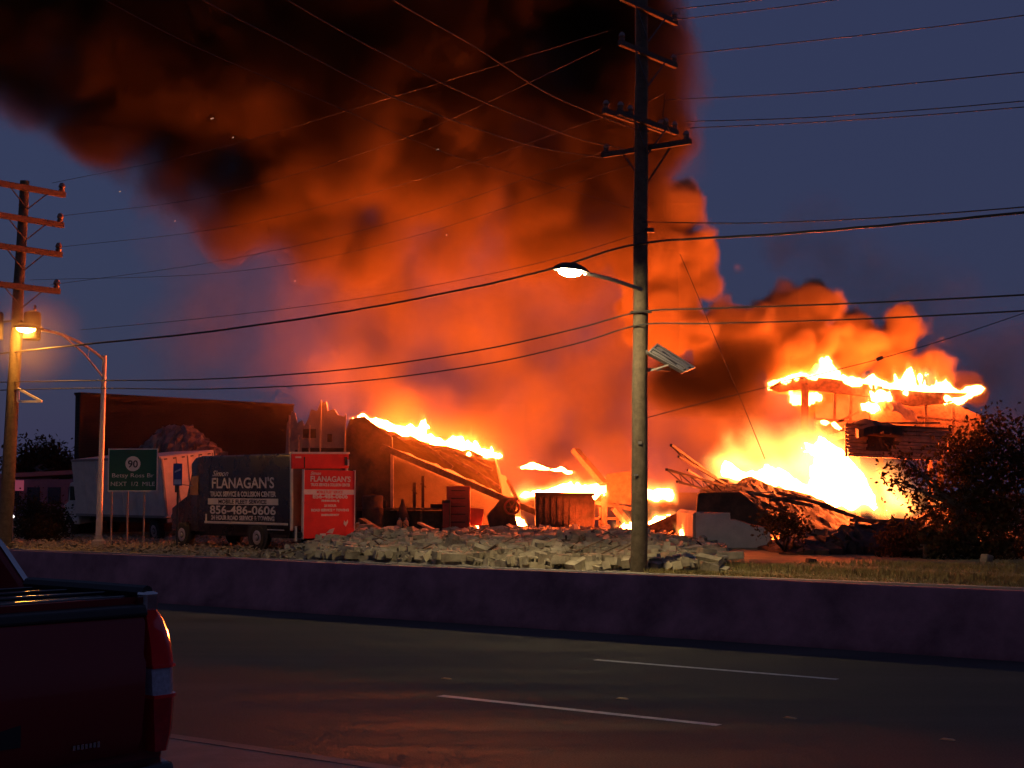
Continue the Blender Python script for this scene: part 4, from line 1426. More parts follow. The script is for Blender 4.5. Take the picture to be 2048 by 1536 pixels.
for px, y0, y1 in ((1668, 782, 872), (1700, 786, 868), (1790, 800, 866), (1850, 806, 880), (1905, 806, 890)):
    MB().bar(at(px, y1, YR + .4), at(px + 2, y0, YR + .4), .12).build("bare_stud", M_CHARW, tr)
for a, b in (((1632, 838), (1744, 846)), ((1744, 826), (1960, 846)), ((1640, 862), (1740, 812))):
    MB().bar(at(*a, YR + .3), at(*b, YR + .3), .10).build("bare_rail", M_CHARW, tr)
# sheet of insulation drooping from the roof
rows = []
rnd = random.Random(21)
for i in range(10):
    f = i / 9
    row = []
    for j in range(14):
        g = j / 13
        px = 1742 + 92 * g
        topy = 792 + 10 * g + 46 * max(0, g - .35) ** 1.3
        py = topy + (868 - topy) * f
        bulge = math.sin(math.pi * g) * math.sin(math.pi * min(1, f + .15))
        row.append(at(px, py, YR - .25 - 1.1 * bulge) + Vector((rnd.uniform(-.05, .05), rnd.uniform(-.08, .08), rnd.uniform(-.05, .05))))
    rows.append(row)
MB().sheet(rows, (0, .08, 0)).build("drooping_insulation", mat("insulation", (.34, .22, .14), .95, var=.3, scale=4, bump=.5, bscale=10), tr, smooth=True)
# clapboard wall, board by board
sw = thing("clapboard_wall", "leaning brown clapboard wall with a dark window between flames and tree", "wall", at(1790, 1060, 58))
sw.location.z = 0
M_CLAP = mat("clapboard", (.30, .19, .13), .8, var=.3, scale=5)
rnd = random.Random(31)
SWY = 58.0
swy = lambda x: 58.4 - (x - 1690) * .006
for r in range(9):
    y0 = 852 + r * 7.1
    x = 1690 + (3 if r > 6 else 0) + r * .4
    end = 1905 - r * 3.5
    while x < end - 6:
        L_ = rnd.uniform(38, 75)
        x1 = min(end, x + L_)
        if not (1737 < (x + x1) / 2 < 1768 and 2 < r < 7):
            tilt = rnd.uniform(-.8, .8)
            a, b = at(x + .4, y0 + (x - 1690) * .055 + tilt, swy(x) + rnd.uniform(-.02, .02)), at(x1 - .4, y0 + (x1 - 1690) * .055 + rnd.uniform(-.8, .8), swy(x1) + rnd.uniform(-.02, .02))
            MB().bar(a, b, .045, .108, up=(0, .25, 1)).build("clapboard", M_CLAP, sw)
        x = x1
MB().slab([at(a, b, swy(a) + .06) for a, b in ((1694, 852), (1900, 864), (1880, 922), (1700, 912))], (.03, .08, 0)).build("sheathing", M_CHAR, sw)
for x in (1692, 1735, 1770, 1830, 1898):
    MB().bar(at(x, 914, swy(x) + .2), at(x, 850, swy(x) + .2), .09).build("stud", M_CHARW, sw)
for x in (1715, 1860):
    MB().bar((at(x, 940, 62.5).x, 62.5, 0), at(x, 905, 62.5), .16).build("prop_post", M_CHARW, sw)
    MB().bar(at(x, 905, 62.6), at(x, 905, swy(x) + .15), .14).build("prop_beam", M_CHARW, sw)
MB().bar(at(1692, 848, swy(1692) - .05), at(1905, 858, swy(1905) - .05), .08).build("top_plate", M_CHARW, sw)
MB().bar(at(1760, 846, swy(1760) - .05), at(1880, 846, swy(1880) - .05), .06).build("guard_rail", M_CHARW, sw)
mound_ = mound("charred_heap", M_CHAR, [(1688, 862), (1700, 850), (1722, 838), (1742, 843), (1770, 850)], (60, at(1720, 866, 60).z), 9, rough=.12, n=14, rows=6)
mound_.parent = sw
mound_.location -= Vector(sw.location)

# ---- collapsed building in front: white block wall, sagging roof, joists
cb_ = thing("collapsed_building", "collapsed building with sagging charred roof over a white block wall", "building", at(1600, 1110, 51))
cb_.location.z = 0
YC = 51.0
wall_px("block_wall", [(1394, 1104), (1392, 1050), (1393, 1024), (1400, 1025), (1401, 1027), (1460, 1026), (1461, 1040), (1470, 1040), (1490, 1046), (1502, 1050), (1530, 1056), (1540, 1062), (1546, 1104)], YC, .25, M_WHBLK, cb_)
wall_px("block_wall", [(1562, 1108), (1560, 1070), (1600, 1075), (1602, 1108)], YC + .4, .25, M_WHBLK, cb_)
wall_px("parapet", [(1393, 1023), (1396, 990), (1400, 986), (1480, 984), (1500, 1000), (1540, 1030), (1545, 1046), (1530, 1054), (1502, 1048), (1470, 1038), (1462, 1038), (1460, 1025)], YC + .05, .32, M_CHAR, cb_)
wall_px("end_wall", [(1385, 1096), (1386, 1028), (1393, 1022), (1393, 1104)], YC + .1, 5, M_PLAST, cb_)
tops = [(1398, 984), (1415, 972), (1434, 956), (1452, 958), (1466, 968), (1476, 968), (1486, 957), (1498, 951), (1512, 955), (1530, 965), (1560, 976), (1590, 981), (1620, 989), (1650, 1002), (1680, 1020), (1710, 1034), (1750, 1040), (1790, 1040), (1830, 1033), (1860, 1016), (1900, 1000), (1950, 1000)]
bots = [(1398, 990), (1480, 988), (1520, 1015), (1545, 1046), (1580, 1068), (1650, 1082), (1720, 1092), (1800, 1098), (1900, 1098), (1950, 1098)]
rows = []
rnd = random.Random(41)
NJ = 70
for i in range(14):
    f = i / 13
    row = []
    for j in range(NJ):
        px = 1398 + (1950 - 1398) * j / (NJ - 1)
        ty = float(np.interp(px, [p[0] for p in tops], [p[1] for p in tops]))
        by = float(np.interp(px, [p[0] for p in bots], [p[1] for p in bots]))
        py = ty + (by - ty) * f
        ripple = .12 * math.sin(px * .09 + f * 5) + .07 * math.sin(px * .21 + 2)
        row.append(at(px, py, 57.5 - 6.3 * f + ripple) + Vector((rnd.uniform(-.05, .05), rnd.uniform(-.09, .09), rnd.uniform(-.05, .05) if i else 0)))
    rows.append(row)
MB().sheet(rows, (0, .12, -.12)).build("sagging_roof", M_ROOFM, cb_)
# exposed joists over the roof
J = [((1440, 986), (1562, 1040)), ((1475, 985), (1580, 1030)), ((1500, 985), (1625, 1012)), ((1486, 990), (1578, 1052)), ((1540, 990), (1590, 1040)), ((1555, 985), (1660, 1012)), ((1585, 988), (1690, 1026)),
     ((1560, 1020), (1612, 1090)), ((1580, 1030), (1625, 1108)), ((1640, 1010), (1760, 1050)), ((1700, 1040), (1850, 1046)), ((1545, 1048), (1480, 1000)), ((1620, 995), (1540, 1000)), ((1790, 1062), (1880, 1020))]
for a, b in J:
    ya = 52.6 if a[1] > 1010 else 53.6
    MB().bar(at(*a, ya), at(*b, ya - 1.4), .07, .12).build("joist", M_CHARW, cb_)
# pale torn strips on the roof
for a, b in (((1500, 986), (1548, 984)), ((1455, 984), (1486, 986)), ((1800, 1052), (1860, 1050)), ((1812, 1062), (1870, 1058)), ((1690, 1052), (1730, 1060))):
    MB().bar(at(*a, 52.4), at(*b, 52.2), .10, .04).build("torn_strip", M_PALEW, cb_)
# open-web joists sticking out to the left
def webjoist(a0, a1, b0, b1, Y0, Y1, n, lab):
    e = thing("steel_joist", lab, "joist", at(*a1, Y1))
    A0, A1, B0, B1 = at(*a0, Y0), at(*a1, Y1), at(*b0, Y0), at(*b1, Y1)
    MB().bar(A0, A1, .09, .08).build("top_chord", M_STEELR, e)
    MB().bar(B0, B1, .07, .07).build("bottom_chord", M_STEELR, e)
    for k in range(n):
        f0, f1 = k / n, (k + .5) / n
        MB().bar(A0.lerp(A1, f0), B0.lerp(B1, f1), .025).build("web_bar", M_STEELR, e)
        MB().bar(B0.lerp(B1, f1), A0.lerp(A1, (k + 1) / n), .025).build("web_bar", M_STEELR, e)
    return e


webjoist((1333, 939), (1448, 972), (1354, 963), (1462, 994), 49.5, 53, 5, "lower twisted steel joist jutting left over the white block wall")
webjoist((1342, 890), (1432, 956), (1357, 913), (1450, 968), 50.5, 54, 4, "upper twisted steel joist jutting left out of the flames")
MB().bar(at(1375, 940, 51), at(1405, 958, 52.5), .06).build("loose_rod", M_STEELR, cb_)
# heap of ruin under the roof on the right
tag(mound("ruin_heap", M_CHAR, [(1540, 1095), (1570, 1075), (1620, 1068), (1680, 1058), (1720, 1050), (1760, 1052), (1800, 1040), (1840, 1052), (1880, 1075), (1960, 1090), (2060, 1098)], (48, 0.0), 17, rough=.32, n=60, rows=11), "dark heap of roof ruins below the sagging roof", "debris heap")
for i, (a, b, Y, w, lab) in enumerate([((1812, 1104), (1826, 1096), 45, .09, "short pale stick lying on the dark heap near the tree"), ((1828, 1076), (1840, 1058), 46, .08, "pale bent strip of metal standing on the dark heap"),
                                   ((1845, 1056), (1868, 1052), 47, .07, "pale board lying level at the sagging roof's edge"), ((1640, 1096), (1700, 1082), 46, .12, "charred board on the dark heap's left slope"),
                                   ((1740, 1104), (1800, 1088), 45.5, .12, "charred board low on the dark heap near its middle")]):
    tag(MB().bar(at(*a, Y), at(*b, Y), w, w * .6).build("loose_board", M_PALEW if i < 3 else M_CHARW, None), lab, "board", "boards on the ruin heap")

# ---- far left: low warehouse with a lit sign
wh = thing("warehouse", "low bluish warehouse far off at the left edge", "building", at(60, 1040, 110))
wh.location.z = 0
M_WHB = mat("warehouse_blue", (.10, .115, .19), .7, var=.15)
a, b = at(-60, 1040, 110), at(152, 1040, 112)
zt_ = at(60, 958, 110).z
MB().box(((a.x + b.x) / 2, 114, zt_ / 2), (b.x - a.x, 6, zt_)).build("wall", M_WHB, wh)
MB().slab([(a.x, 110.9, zt_), (b.x, 110.9, zt_ + .35), (b.x, 118, zt_ + .35), (a.x, 118, zt_)], (0, 0, .3)).build("roof", mat("warehouse_roof", (.16, .145, .17), .7, var=.1), wh)
q = at(34, 971, 110.6)
MB().box(q, (.95, .12, .75)).build("lit_sign", lamp_glass("sign_red_glow", (.55, .10, .17), .35), wh)
for k in range(5):
    MB().box((a.x + 1.2 + k * 1.5, 110.95, 1.6), (.9, .1, 1.2)).build("window", M_GLASS, wh)

# ------------------------------------------------------------------ rubble of concrete blocks
M_BLOCK = mat("concrete_block", (0.15, 0.12, 0.08), 0.9, scale=1.3, col2=(0.60, 0.53, 0.38), bump=.35, bscale=45)


def block_geo(L=.40, W=.20, H=.19, holes=True):
    """Hollow block: two open cells through the height."""
    vs, fs = [], []
    l, w, h = L / 2, W / 2, H / 2
    t = .042
    xs = [-l, -l + t, -t / 2, t / 2, l - t, l]
    ys = [-w, -w + t, w - t, w]
    for z in (-h, h):
        for y in ys:
            for x in xs:
                vs.append((x, y, z))
    idx = lambda i, j, k: k * 24 + j * 6 + i
    for k, flip in ((0, True), (1, False)):
        for j in range(3):
            for i in range(5):
                if j == 1 and i in (1, 3):
                    continue
                q = [idx(i, j, k), idx(i + 1, j, k), idx(i + 1, j + 1, k), idx(i, j + 1, k)]
                fs.append(q[::-1] if flip else q)
    fs += [[idx(0, 0, 0), idx(5, 0, 0), idx(5, 0, 1), idx(0, 0, 1)], [idx(5, 3, 0), idx(0, 3, 0), idx(0, 3, 1), idx(5, 3, 1)],
           [idx(5, 0, 0), idx(5, 3, 0), idx(5, 3, 1), idx(5, 0, 1)], [idx(0, 3, 0), idx(0, 0, 0), idx(0, 0, 1), idx(0, 3, 1)]]
    for i in (1, 3):
        a, b, c, d = (i, 1), (i + 1, 1), (i + 1, 2), (i, 2)
        for p, q in ((a, b), (b, c), (c, d), (d, a)):
            fs.append([idx(*q, 0), idx(*p, 0), idx(*p, 1), idx(*q, 1)])
    # replace the outer long sides' n-gons by themselves (flat)
    return vs, fs


def half_geo(seed):
    """Broken piece of a block: half of it with a ragged end."""
    rnd = random.Random(seed)
    vs, fs = [], []
    L, W, H = rnd.uniform(.16, .3), .20 * rnd.uniform(.5, 1), .19 * rnd.uniform(.5, 1)
    pts = [(-L / 2, -W / 2), (L / 2 * rnd.uniform(.5, 1), -W / 2), (L / 2 * rnd.uniform(.9, 1.2), rnd.uniform(-.03, .03)), (L / 2 * rnd.uniform(.6, 1), W / 2), (-L / 2, W / 2)]
    n = len(pts)
    for z in (-H / 2, H / 2):
        for x, y in pts:
            vs.append((x + rnd.uniform(-.01, .01), y + rnd.uniform(-.01, .01), z * rnd.uniform(.8, 1.1)))
    fs.append(list(range(n))[::-1])
    fs.append([n + k for k in range(n)])
    for k in range(n):
        k2 = (k + 1) % n
        fs.append([k, k2, k2 + n, k + n])
    return vs, fs


def solid_geo(L, W, H):
    """Piece of wall: whole blocks still mortared together, with a stepped end and raked joints."""
    vs, fs = [], []

    def bx_(x0, x1, y0, y1, z0, z1):
        o = len(vs)
        vs.extend([(x0, y0, z0), (x1, y0, z0), (x1, y1, z0), (x0, y1, z0), (x0, y0, z1), (x1, y0, z1), (x1, y1, z1), (x0, y1, z1)])
        fs.extend([[o + i for i in f] for f in ((0, 3, 2, 1), (4, 5, 6, 7), (0, 1, 5, 4), (1, 2, 6, 5), (2, 3, 7, 6), (3, 0, 4, 7))])
    y = -W / 2
    r = 0
    while y < W / 2 - .05:
        y1 = min(W / 2, y + .2)
        x = -L / 2 + (.2 if r % 2 else 0)
        while x < L / 2 - .02:
            x1 = min(L / 2, x + .4)
            bx_(x + .005, x1 - .005, y + .005, y1 - .005, -H / 2, H / 2)
            x = x1
        y = y1
        r += 1
    bx_(-L / 2 + .22 if r > 1 else -L / 2 + .01, L / 2 - .01, -W / 2 + .01, W / 2 - .01, -H / 2 + .012, H / 2 - .012)
    return vs, fs


GEOS = [block_geo(), block_geo(.40, .19, .19), block_geo(.20, .20, .19), half_geo(1), half_geo(2), half_geo(3), block_geo(.40, .10, .19), solid_geo(.40, .40, .19), solid_geo(.82, .40, .19), solid_geo(.60, .20, .19)]
GEO_ME = []
for vs, fs in GEOS:
    me = bpy.data.meshes.new("concrete_block")
    me.from_pydata(vs, [], fs)
    me.materials.append(M_BLOCK)
    bm = bmesh.new(); bm.from_mesh(me); bmesh.ops.recalc_face_normals(bm, faces=bm.faces); bm.to_mesh(me); bm.free()
    GEO_ME.append(me)


def pile_h(x, y):
    """Height of the rubble bed."""
    n = math.sin(x * .9 + y * .35) * .5 + math.sin(x * .37 - y * .8 + 2) * .5 + math.sin(x * 1.9 + y * 1.3 + 4) * .25
    back = min(1, max(0, (y - 37.5) / 7))
    px = 1024 + F * x / y
    edge = min(1, max(0, (px - 575) / 110)) * min(1, max(0, (1440 - px) / 150))
    hump = .08 * math.exp(-((px - 640) / 60) ** 2) * math.exp(-((y - 45) / 3.0) ** 2) + .22 * math.exp(-((px - 760) / 80) ** 2) * math.exp(-((y - 47) / 4.0) ** 2)
    return .10 + edge * (.05 + back * (.14 + .13 * n)) + hump


def rubble():
    rnd = random.Random(77)
    # bed of fine debris under the blocks
    rows = []
    for i in range(40):
        y = 36 + i * .66
        row = []
        for j in range(70):
            px = 560 + (1470 - 560) * j / 69
            x = (px - 1024) / F * y
            row.append(Vector((x, y, pile_h(x, y) - .06 + rnd.uniform(-.05, .05))))
        rows.append(row)
    bed = MB().sheet(rows, (0, 0, -.5)).build("rubble_bed", mat("rubble_dust", (.17, .15, .12), .95, scale=3, col2=(.34, .31, .25), bump=.9, bscale=16), None)
    bed["kind"] = "stuff"
    bed["label"] = "dusty bed of crushed masonry under the fallen blocks"
    items = []
    for k in range(5200):
        y = 36.5 + (rnd.random() ** 1.25) * 24.5
        px = rnd.uniform(572, 1445)
        x = (px - 1024) / F * y
        n = RN.x * x + RN.y * y
        if n < 30.0:
            continue
        if px < 700 and y > 47.0 and px > 560 and y < 53:
            continue
        edge = min(1, max(0.0, (px - 572) / 70)) * min(1, max(0, (1445 - px) / 110))
        if rnd.random() > .15 + .85 * edge:
            continue
        g = rnd.choices(range(10), [4, 3, 2, 2, 2, 2, 2, 3, 2, 2])[0]
        tilt = .18 if rnd.random() < .72 else .7
        rot = (rnd.gauss(0, tilt) + (math.pi / 2 if rnd.random() < .5 else 0), rnd.gauss(0, .16), rnd.uniform(0, 6.28))
        z = pile_h(x, y) + rnd.uniform(-.02, .16)
        items.append((y, x, z, g, rot))
    items.sort()
    # those that show: in front of the van, above the barrier's line of sight
    def seen(it):
        y, x, z = it[0], it[1], it[2]
        px = 1024 + F * x / y
        py = 980 - (z + .1 - 2.0) * F / y
        return py < 1103 + .0376 * px - 3
    vis = [it for it in items if seen(it)]
    chosen = vis[:300]
    rest = vis[300:]
    for k, (y, x, z, g, rot) in enumerate(chosen):
        o = bpy.data.objects.new("concrete_block", GEO_ME[g])
        o.location = (x, y, z)
        o.rotation_euler = rot
        C.objects.link(o)
        px = 1024 + F * x / y
        zone = ("by the van's tail lift", "before the workbench", "before the slanted machine", "before the steel container", "right of the tall pole")[int(np.searchsorted([720, 890, 1060, 1280], px))]
        kind = ("whole hollow concrete block", "whole hollow concrete block", "short square hollow block", "broken chunk of block", "broken chunk of block", "broken chunk of block", "thin hollow partition block",
                "square of mortared blocks", "large panel of mortared blocks", "long solid piece of masonry")[g]
        tag(o, "%s in the near rubble %s" % (kind, zone), "concrete block", "fallen blocks in the near rubble")
    vs, fs = [], []
    from mathutils import Euler
    for (y, x, z, g, rot) in rest:
        R = Euler(rot).to_matrix()
        o = len(vs)
        c = Vector((x, y, z))
        vs += [tuple(R @ Vector(p) + c) for p in GEOS[g][0]]
        fs += [[i + o for i in f] for f in GEOS[g][1]]
    me = bpy.data.meshes.new("block_rubble")
    me.from_pydata(vs, [], fs)
    me.materials.append(M_BLOCK)
    bm = bmesh.new(); bm.from_mesh(me); bmesh.ops.recalc_face_normals(bm, faces=bm.faces); bm.to_mesh(me); bm.free()
    o = bpy.data.objects.new("block_rubble", me)
    C.objects.link(o)
    o["kind"] = "stuff"
    o["label"] = "field of broken concrete blocks reaching back to the burning shop"


def splinters():
    """Charred splinters, lath and bent strips mixed into the rubble."""
    rnd = random.Random(5)
    mb = MB()
    for k in range(420):
        y = 38 + rnd.random() ** 1.1 * 22
        px = rnd.uniform(590, 1430)
        x = (px - 1024) / F * y
        if RN.x * x + RN.y * y < 30.2:
            continue
        z = pile_h(x, y) + rnd.uniform(.08, .22)
        a = rnd.uniform(0, 6.28)
        L = rnd.uniform(.15, .7)
        d = Vector((math.cos(a), math.sin(a), rnd.gauss(0, .25))) * L
        mb.bar(Vector((x, y, z)), Vector((x, y, z)) + d, rnd.uniform(.02, .07), rnd.uniform(.015, .04))
    o = mb.build("splinter_debris", mat("splinters", (.03, .02, .015), .9, scale=1.5, col2=(.24, .16, .10)))
    o["kind"] = "stuff"
    o["label"] = "charred splinters and laths strewn through the block rubble"


rubble()
splinters()

# boards and beams thrown over the rubble
BRD = [((722, 1040), (800, 1088), 55, .30, M_CHARW, "thick dark beam slanting into the rubble right of the van"),
       ((838, 1046), (868, 1060), 54, .14, M_PALEW, "short pale board pointing up left above the rubble's far edge"),
       ((846, 1062), (930, 1074), 53, .12, M_PALEW, "long pale board lying level along the rubble's far edge"),
       ((775, 1074), (842, 1072), 51, .26, M_CONC, "pale level slab lying across the rubble right of the dark beam"),
       ((905, 1092), (942, 1108), 45, .10, M_PALEW, "thin light stick in the middle of the rubble"),
       ((965, 1120), (1040, 1094), 42.5, .07, M_PALEW, "thin light stick rising to the right in the near rubble"),
       ((1050, 1068), (1100, 1080), 54, .14, M_CHARW, "charred board before the steel container"),
       ((1110, 1078), (1150, 1066), 53, .2, M_CHARW, "short charred beam at the steel container's foot"),
       ((1180, 1085), (1236, 1078), 50, .16, M_PALEW, "pale board lying left of the tall pole's foot in the far rubble"),
       ((700, 1068), (716, 1046), 50, .10, M_PALEW, "short pale stick standing up beside the van's tail lift"),
       ((800, 1120), (850, 1106), 43, .09, M_PALEW, "pale stick low in the rubble's left half")]
for a, b, Y, w, m_, lab in BRD:
    tag(MB().bar(at(*a, Y), at(*b, Y - 1.2), w, w * .55).build("fallen_board", m_, None, bevel=.008), lab, "board", "boards thrown over the rubble")

# larger slabs and block rows right of the pole
SLB = [(1340, 1122, 40.5, (1.1, .22, .25), .1, "low row of dark joined blocks on the grass right of the pole"), (1413, 1122, 40.0, (.42, .38, .42), .3, "upright white block standing on the grass edge"),
       (1413, 1108, 41.5, (.5, .3, .2), .1, "white block lying on top behind the upright white block"), (1308, 1118, 40.5, (.3, .25, .34), .2, "pale block just right of the tall pole's foot"),
       (1455, 1112, 43, (.9, .3, .22), -.1, "broken pale slab before the white block wall"), (1370, 1106, 43, (1.2, .3, .2), .06, "pale kerb-like slab behind the dark joined blocks"),
       (1622, 1126, 40.5, (.25, .2, .14), .3, "lone pale stone on the grass before the dark heap"),
       (1974, 1132, 41, (.26, .24, .22), .5, "round pale stone on the grass under the tree"), (1910, 1122, 43, (.7, .2, .14), .2, "grey slab half hidden under the tree")]
for px, py, Y, s, rz, lab in SLB:
    p = at(px, py, Y)
    R_ = Matrix.Rotation(rz, 3, 'Z') @ Matrix.Rotation(rz * .4, 3, 'Y')
    zc = max(p.z, .1 + s[2] / 2 - .03)
    m_ = M_CHAR if "dark" in lab and "behind" not in lab else M_BLOCK
    tag(MB().box((p.x, p.y, zc), s, R_).build("masonry_slab", m_, None, bevel=.03), lab, "slab", "masonry slabs on the grass")

# ------------------------------------------------------------------ plants
def leaf_mat(name, c1, c2):
    """Matt leaf that also lets light through from behind."""
    m = mat(name, c1, .7, scale=1.4, col2=c2, spec=.08)
    nt = m.node_tree
    out, pb = nt.nodes["Material Output"], nt.nodes["Principled BSDF"]
    tr = nt.nodes.new("ShaderNodeBsdfTranslucent")
    src = pb.inputs["Base Color"].links[0].from_socket
    nt.links.new(src, tr.inputs["Color"])
    mx = nt.nodes.new("ShaderNodeMixShader")
    mx.inputs[0].default_value = 0.3
    nt.links.new(pb.outputs[0], mx.inputs[1])
    nt.links.new(tr.outputs[0], mx.inputs[2])
    nt.links.new(mx.outputs[0], out.inputs["Surface"])
    return m


M_LEAF = leaf_mat("leaf_dark", (.022, .018, .008), (.06, .042, .018))
M_LEAFB = leaf_mat("leaf_brown", (.03, .024, .012), (.075, .055, .026))
M_BARK = mat("bark", (.07, .05, .04), .95, var=.35, scale=9, bump=.6, bscale=20)
M_GRASS = mat("grass_blades", (.17, .145, .05), .7, scale=2.0, col2=(.32, .25, .10), spec=.2)


def leaves(name, blobs, n, size, m, parent, seed, clump=9):
    """Leaf-sized faces in clumps spread through several ellipsoids: (centre, radii, weight)."""
    rs = np.random.RandomState(seed)
    V, Fc = [], []
    w = np.array([b[2] for b in blobs], float)
    w /= w.sum()
    nc = n // clump
    which = rs.choice(len(blobs), nc, p=w)
    for k in range(nc):
        c, r, _ = blobs[which[k]]
        d = rs.normal(size=3); d /= np.linalg.norm(d)
        rad = rs.uniform(.35, 1.05) ** .6
        cc = np.array(c) + d * np.array(r) * rad
        axis = d + rs.normal(size=3) * .5
        axis /= np.linalg.norm(axis)
        for q in range(clump):
            p = cc + rs.normal(size=3) * size * 1.7
            nrm = rs.normal(size=3) + axis * .4
            nrm /= np.linalg.norm(nrm)
            u = np.cross(nrm, rs.normal(size=3)); u /= np.linalg.norm(u)
            v = np.cross(nrm, u)
            s = size * rs.uniform(.6, 1.25)
            o = len(V)
            V += [tuple(p - u * s * .55), tuple(p + v * s * .28), tuple(p + u * s * .6 + nrm * s * .12), tuple(p - v * s * .28)]
            Fc.append((o, o + 1, o + 2, o + 3))
    mb = MB()
    mb.v, mb.f = V, Fc
    a = np.array(V)
    org = Vector((float(a[:, 0].mean()), float(a[:, 1].mean()), float(a[:, 2].min())))
    me = bpy.data.meshes.new(name)
    me.from_pydata([tuple(Vector(p) - org) for p in V], [], Fc)
    me.materials.append(m)
    o = bpy.data.objects.new(name, me)
    C.objects.link(o)
    if parent:
        o.parent = parent
        o.location = org - wloc(parent)
    else:
        o.location = org
    return o


def limb(a, b, r0, r1, rnd, n=6, bend=.12):
    a, b = Vector(a), Vector(b)
    L = (b - a).length
    pts, rs = [], []
    for i in range(n + 1):
        f = i / n
        p = a.lerp(b, f)
        if 0 < i < n:
            p += Vector((rnd.uniform(-1, 1), rnd.uniform(-1, 1), rnd.uniform(-.5, .5))) * L * bend * .5
        pts.append(p); rs.append(r0 + (r1 - r0) * f)
    return pts, rs


def tree(name, label, base, fork_h, blobs, n, size, m, seed, r=.16, cat="tree", group=None):
    base = Vector(base)
    t = thing(name, label, cat, base, group)
    rnd = random.Random(seed)
    fk = base + Vector((rnd.uniform(-.2, .2), rnd.uniform(-.2, .2), fork_h))
    mb = MB()
    mb.tube(*limb(base - Vector((0, 0, .1)), fk, r, r * .7, rnd, 6, .06), 9)
    tr_ = mb.build("trunk", M_BARK, t, smooth=True)
    for c, rr, _ in blobs:
        e = Vector(c)
        pts, rs_ = limb(fk - Vector((0, 0, .1)), e, r * .5, r * .1, rnd, 6, .14)
        MB().tube(pts, rs_, 6).build("limb", M_BARK, t, smooth=True)
        for q in range(3):
            s0 = pts[rnd.randint(2, 4)]
            tip = e + Vector((rnd.uniform(-1, 1) * rr[0], rnd.uniform(-1, 1) * rr[1], rnd.uniform(-.8, .8) * rr[2])) * .85
            MB().tube(*limb(s0, tip, r * .2, r * .05, rnd, 5, .12), 5).build("twig", M_BARK, t, smooth=True)
    leaves("crown", blobs, n, size, m, t, seed)
    return t


def blob(px, py, Y, rpx, rpy, w=1.0, ry=None):
    c = at(px, py, Y)
    return (tuple(c), (rpx * Y / F, (ry or rpx * .8) * Y / F, rpy * Y / F), w)


YT = 45.0
tree("broadleaf_tree", "dark leafy tree filling the right edge below the burning roof", gnd(1925, 1120), 1.6,
     [blob(1940, 1005, YT, 82, 85, 2.0), blob(1985, 950, YT, 95, 85, 2.2), blob(1930, 925, YT + 1, 52, 42, .9), blob(1845, 955, YT, 34, 30, .35), blob(1960, 1060, YT - 1, 100, 60, 1.8),
      blob(2060, 1000, YT, 90, 120, 2.0), blob(1950, 885, YT + 2, 55, 34, .6), blob(2045, 895, YT + 1, 75, 50, 1.0), blob(1805, 915, YT, 24, 18, .14), blob(1790, 960, YT, 28, 9, .12), blob(1990, 855, YT + 2, 40, 18, .25), blob(1850, 1010, YT, 30, 12, .2)],
     9500, .16, M_LEAF, 3, r=.15)
tree("shrub", "low dark shrub spreading along the foot of the ruin heap", gnd(1850, 1125), .5,
     [blob(1850, 1085, 44.5, 60, 30, 1), blob(1900, 1100, 43, 70, 28, 1.2), blob(1800, 1100, 44, 35, 18, .5), blob(1990, 1105, 43, 60, 30, 1)], 3200, .17, M_LEAFB, 9, r=.07, cat="shrub")
tree("sapling", "small three-stemmed bush in front of the white block wall", gnd(1566, 1113), .55,
     [blob(1545, 1046, 45, 24, 16, 1), blob(1575, 1040, 45, 20, 14, 1), blob(1594, 1056, 45, 16, 12, .7)], 800, .12, M_LEAF, 5, r=.06)
sap = bpy.data.objects["sapling"]
rnd = random.Random(2)
b0 = gnd(1566, 1113)
for px, py in ((1538, 1056), (1580, 1060), (1600, 1070)):
    MB().tube(*limb(b0 + Vector((rnd.uniform(-.1, .1), 0, 0)), at(px, py, 45), .055, .02, rnd, 6, .08), 7).build("stem", M_BARK, sap, smooth=True)
tree("round_tree", "distant rounded tree above the warehouse at the far left", gnd(85, 1030), 3.0,
     [blob(85, 925, 130, 48, 34, 1.5), blob(45, 945, 130, 36, 22, .7), blob(125, 945, 130, 36, 24, .7)], 5200, .34, M_LEAFB, 12, r=.3)
for i, (px, py, Y, rx, ry_, lab) in enumerate([(55, 1030, 62, 34, 40, "dark bush between the left pole and the box truck's cab, left one"), (100, 1040, 61, 30, 36, "dark bush touching the box truck's front wheel"),
                                           (75, 1065, 58, 36, 20, "low brown bush before the two dark bushes at left")]):
    tree("bush", lab, gnd(px, 1085), .4, [blob(px, py, Y, rx, ry_, 1), blob(px + 12, py + 12, Y - .5, rx * .7, ry_ * .7, .6)], 2400, .12, M_LEAFB, 20 + i, r=.05, cat="bush", group="bushes at the left")

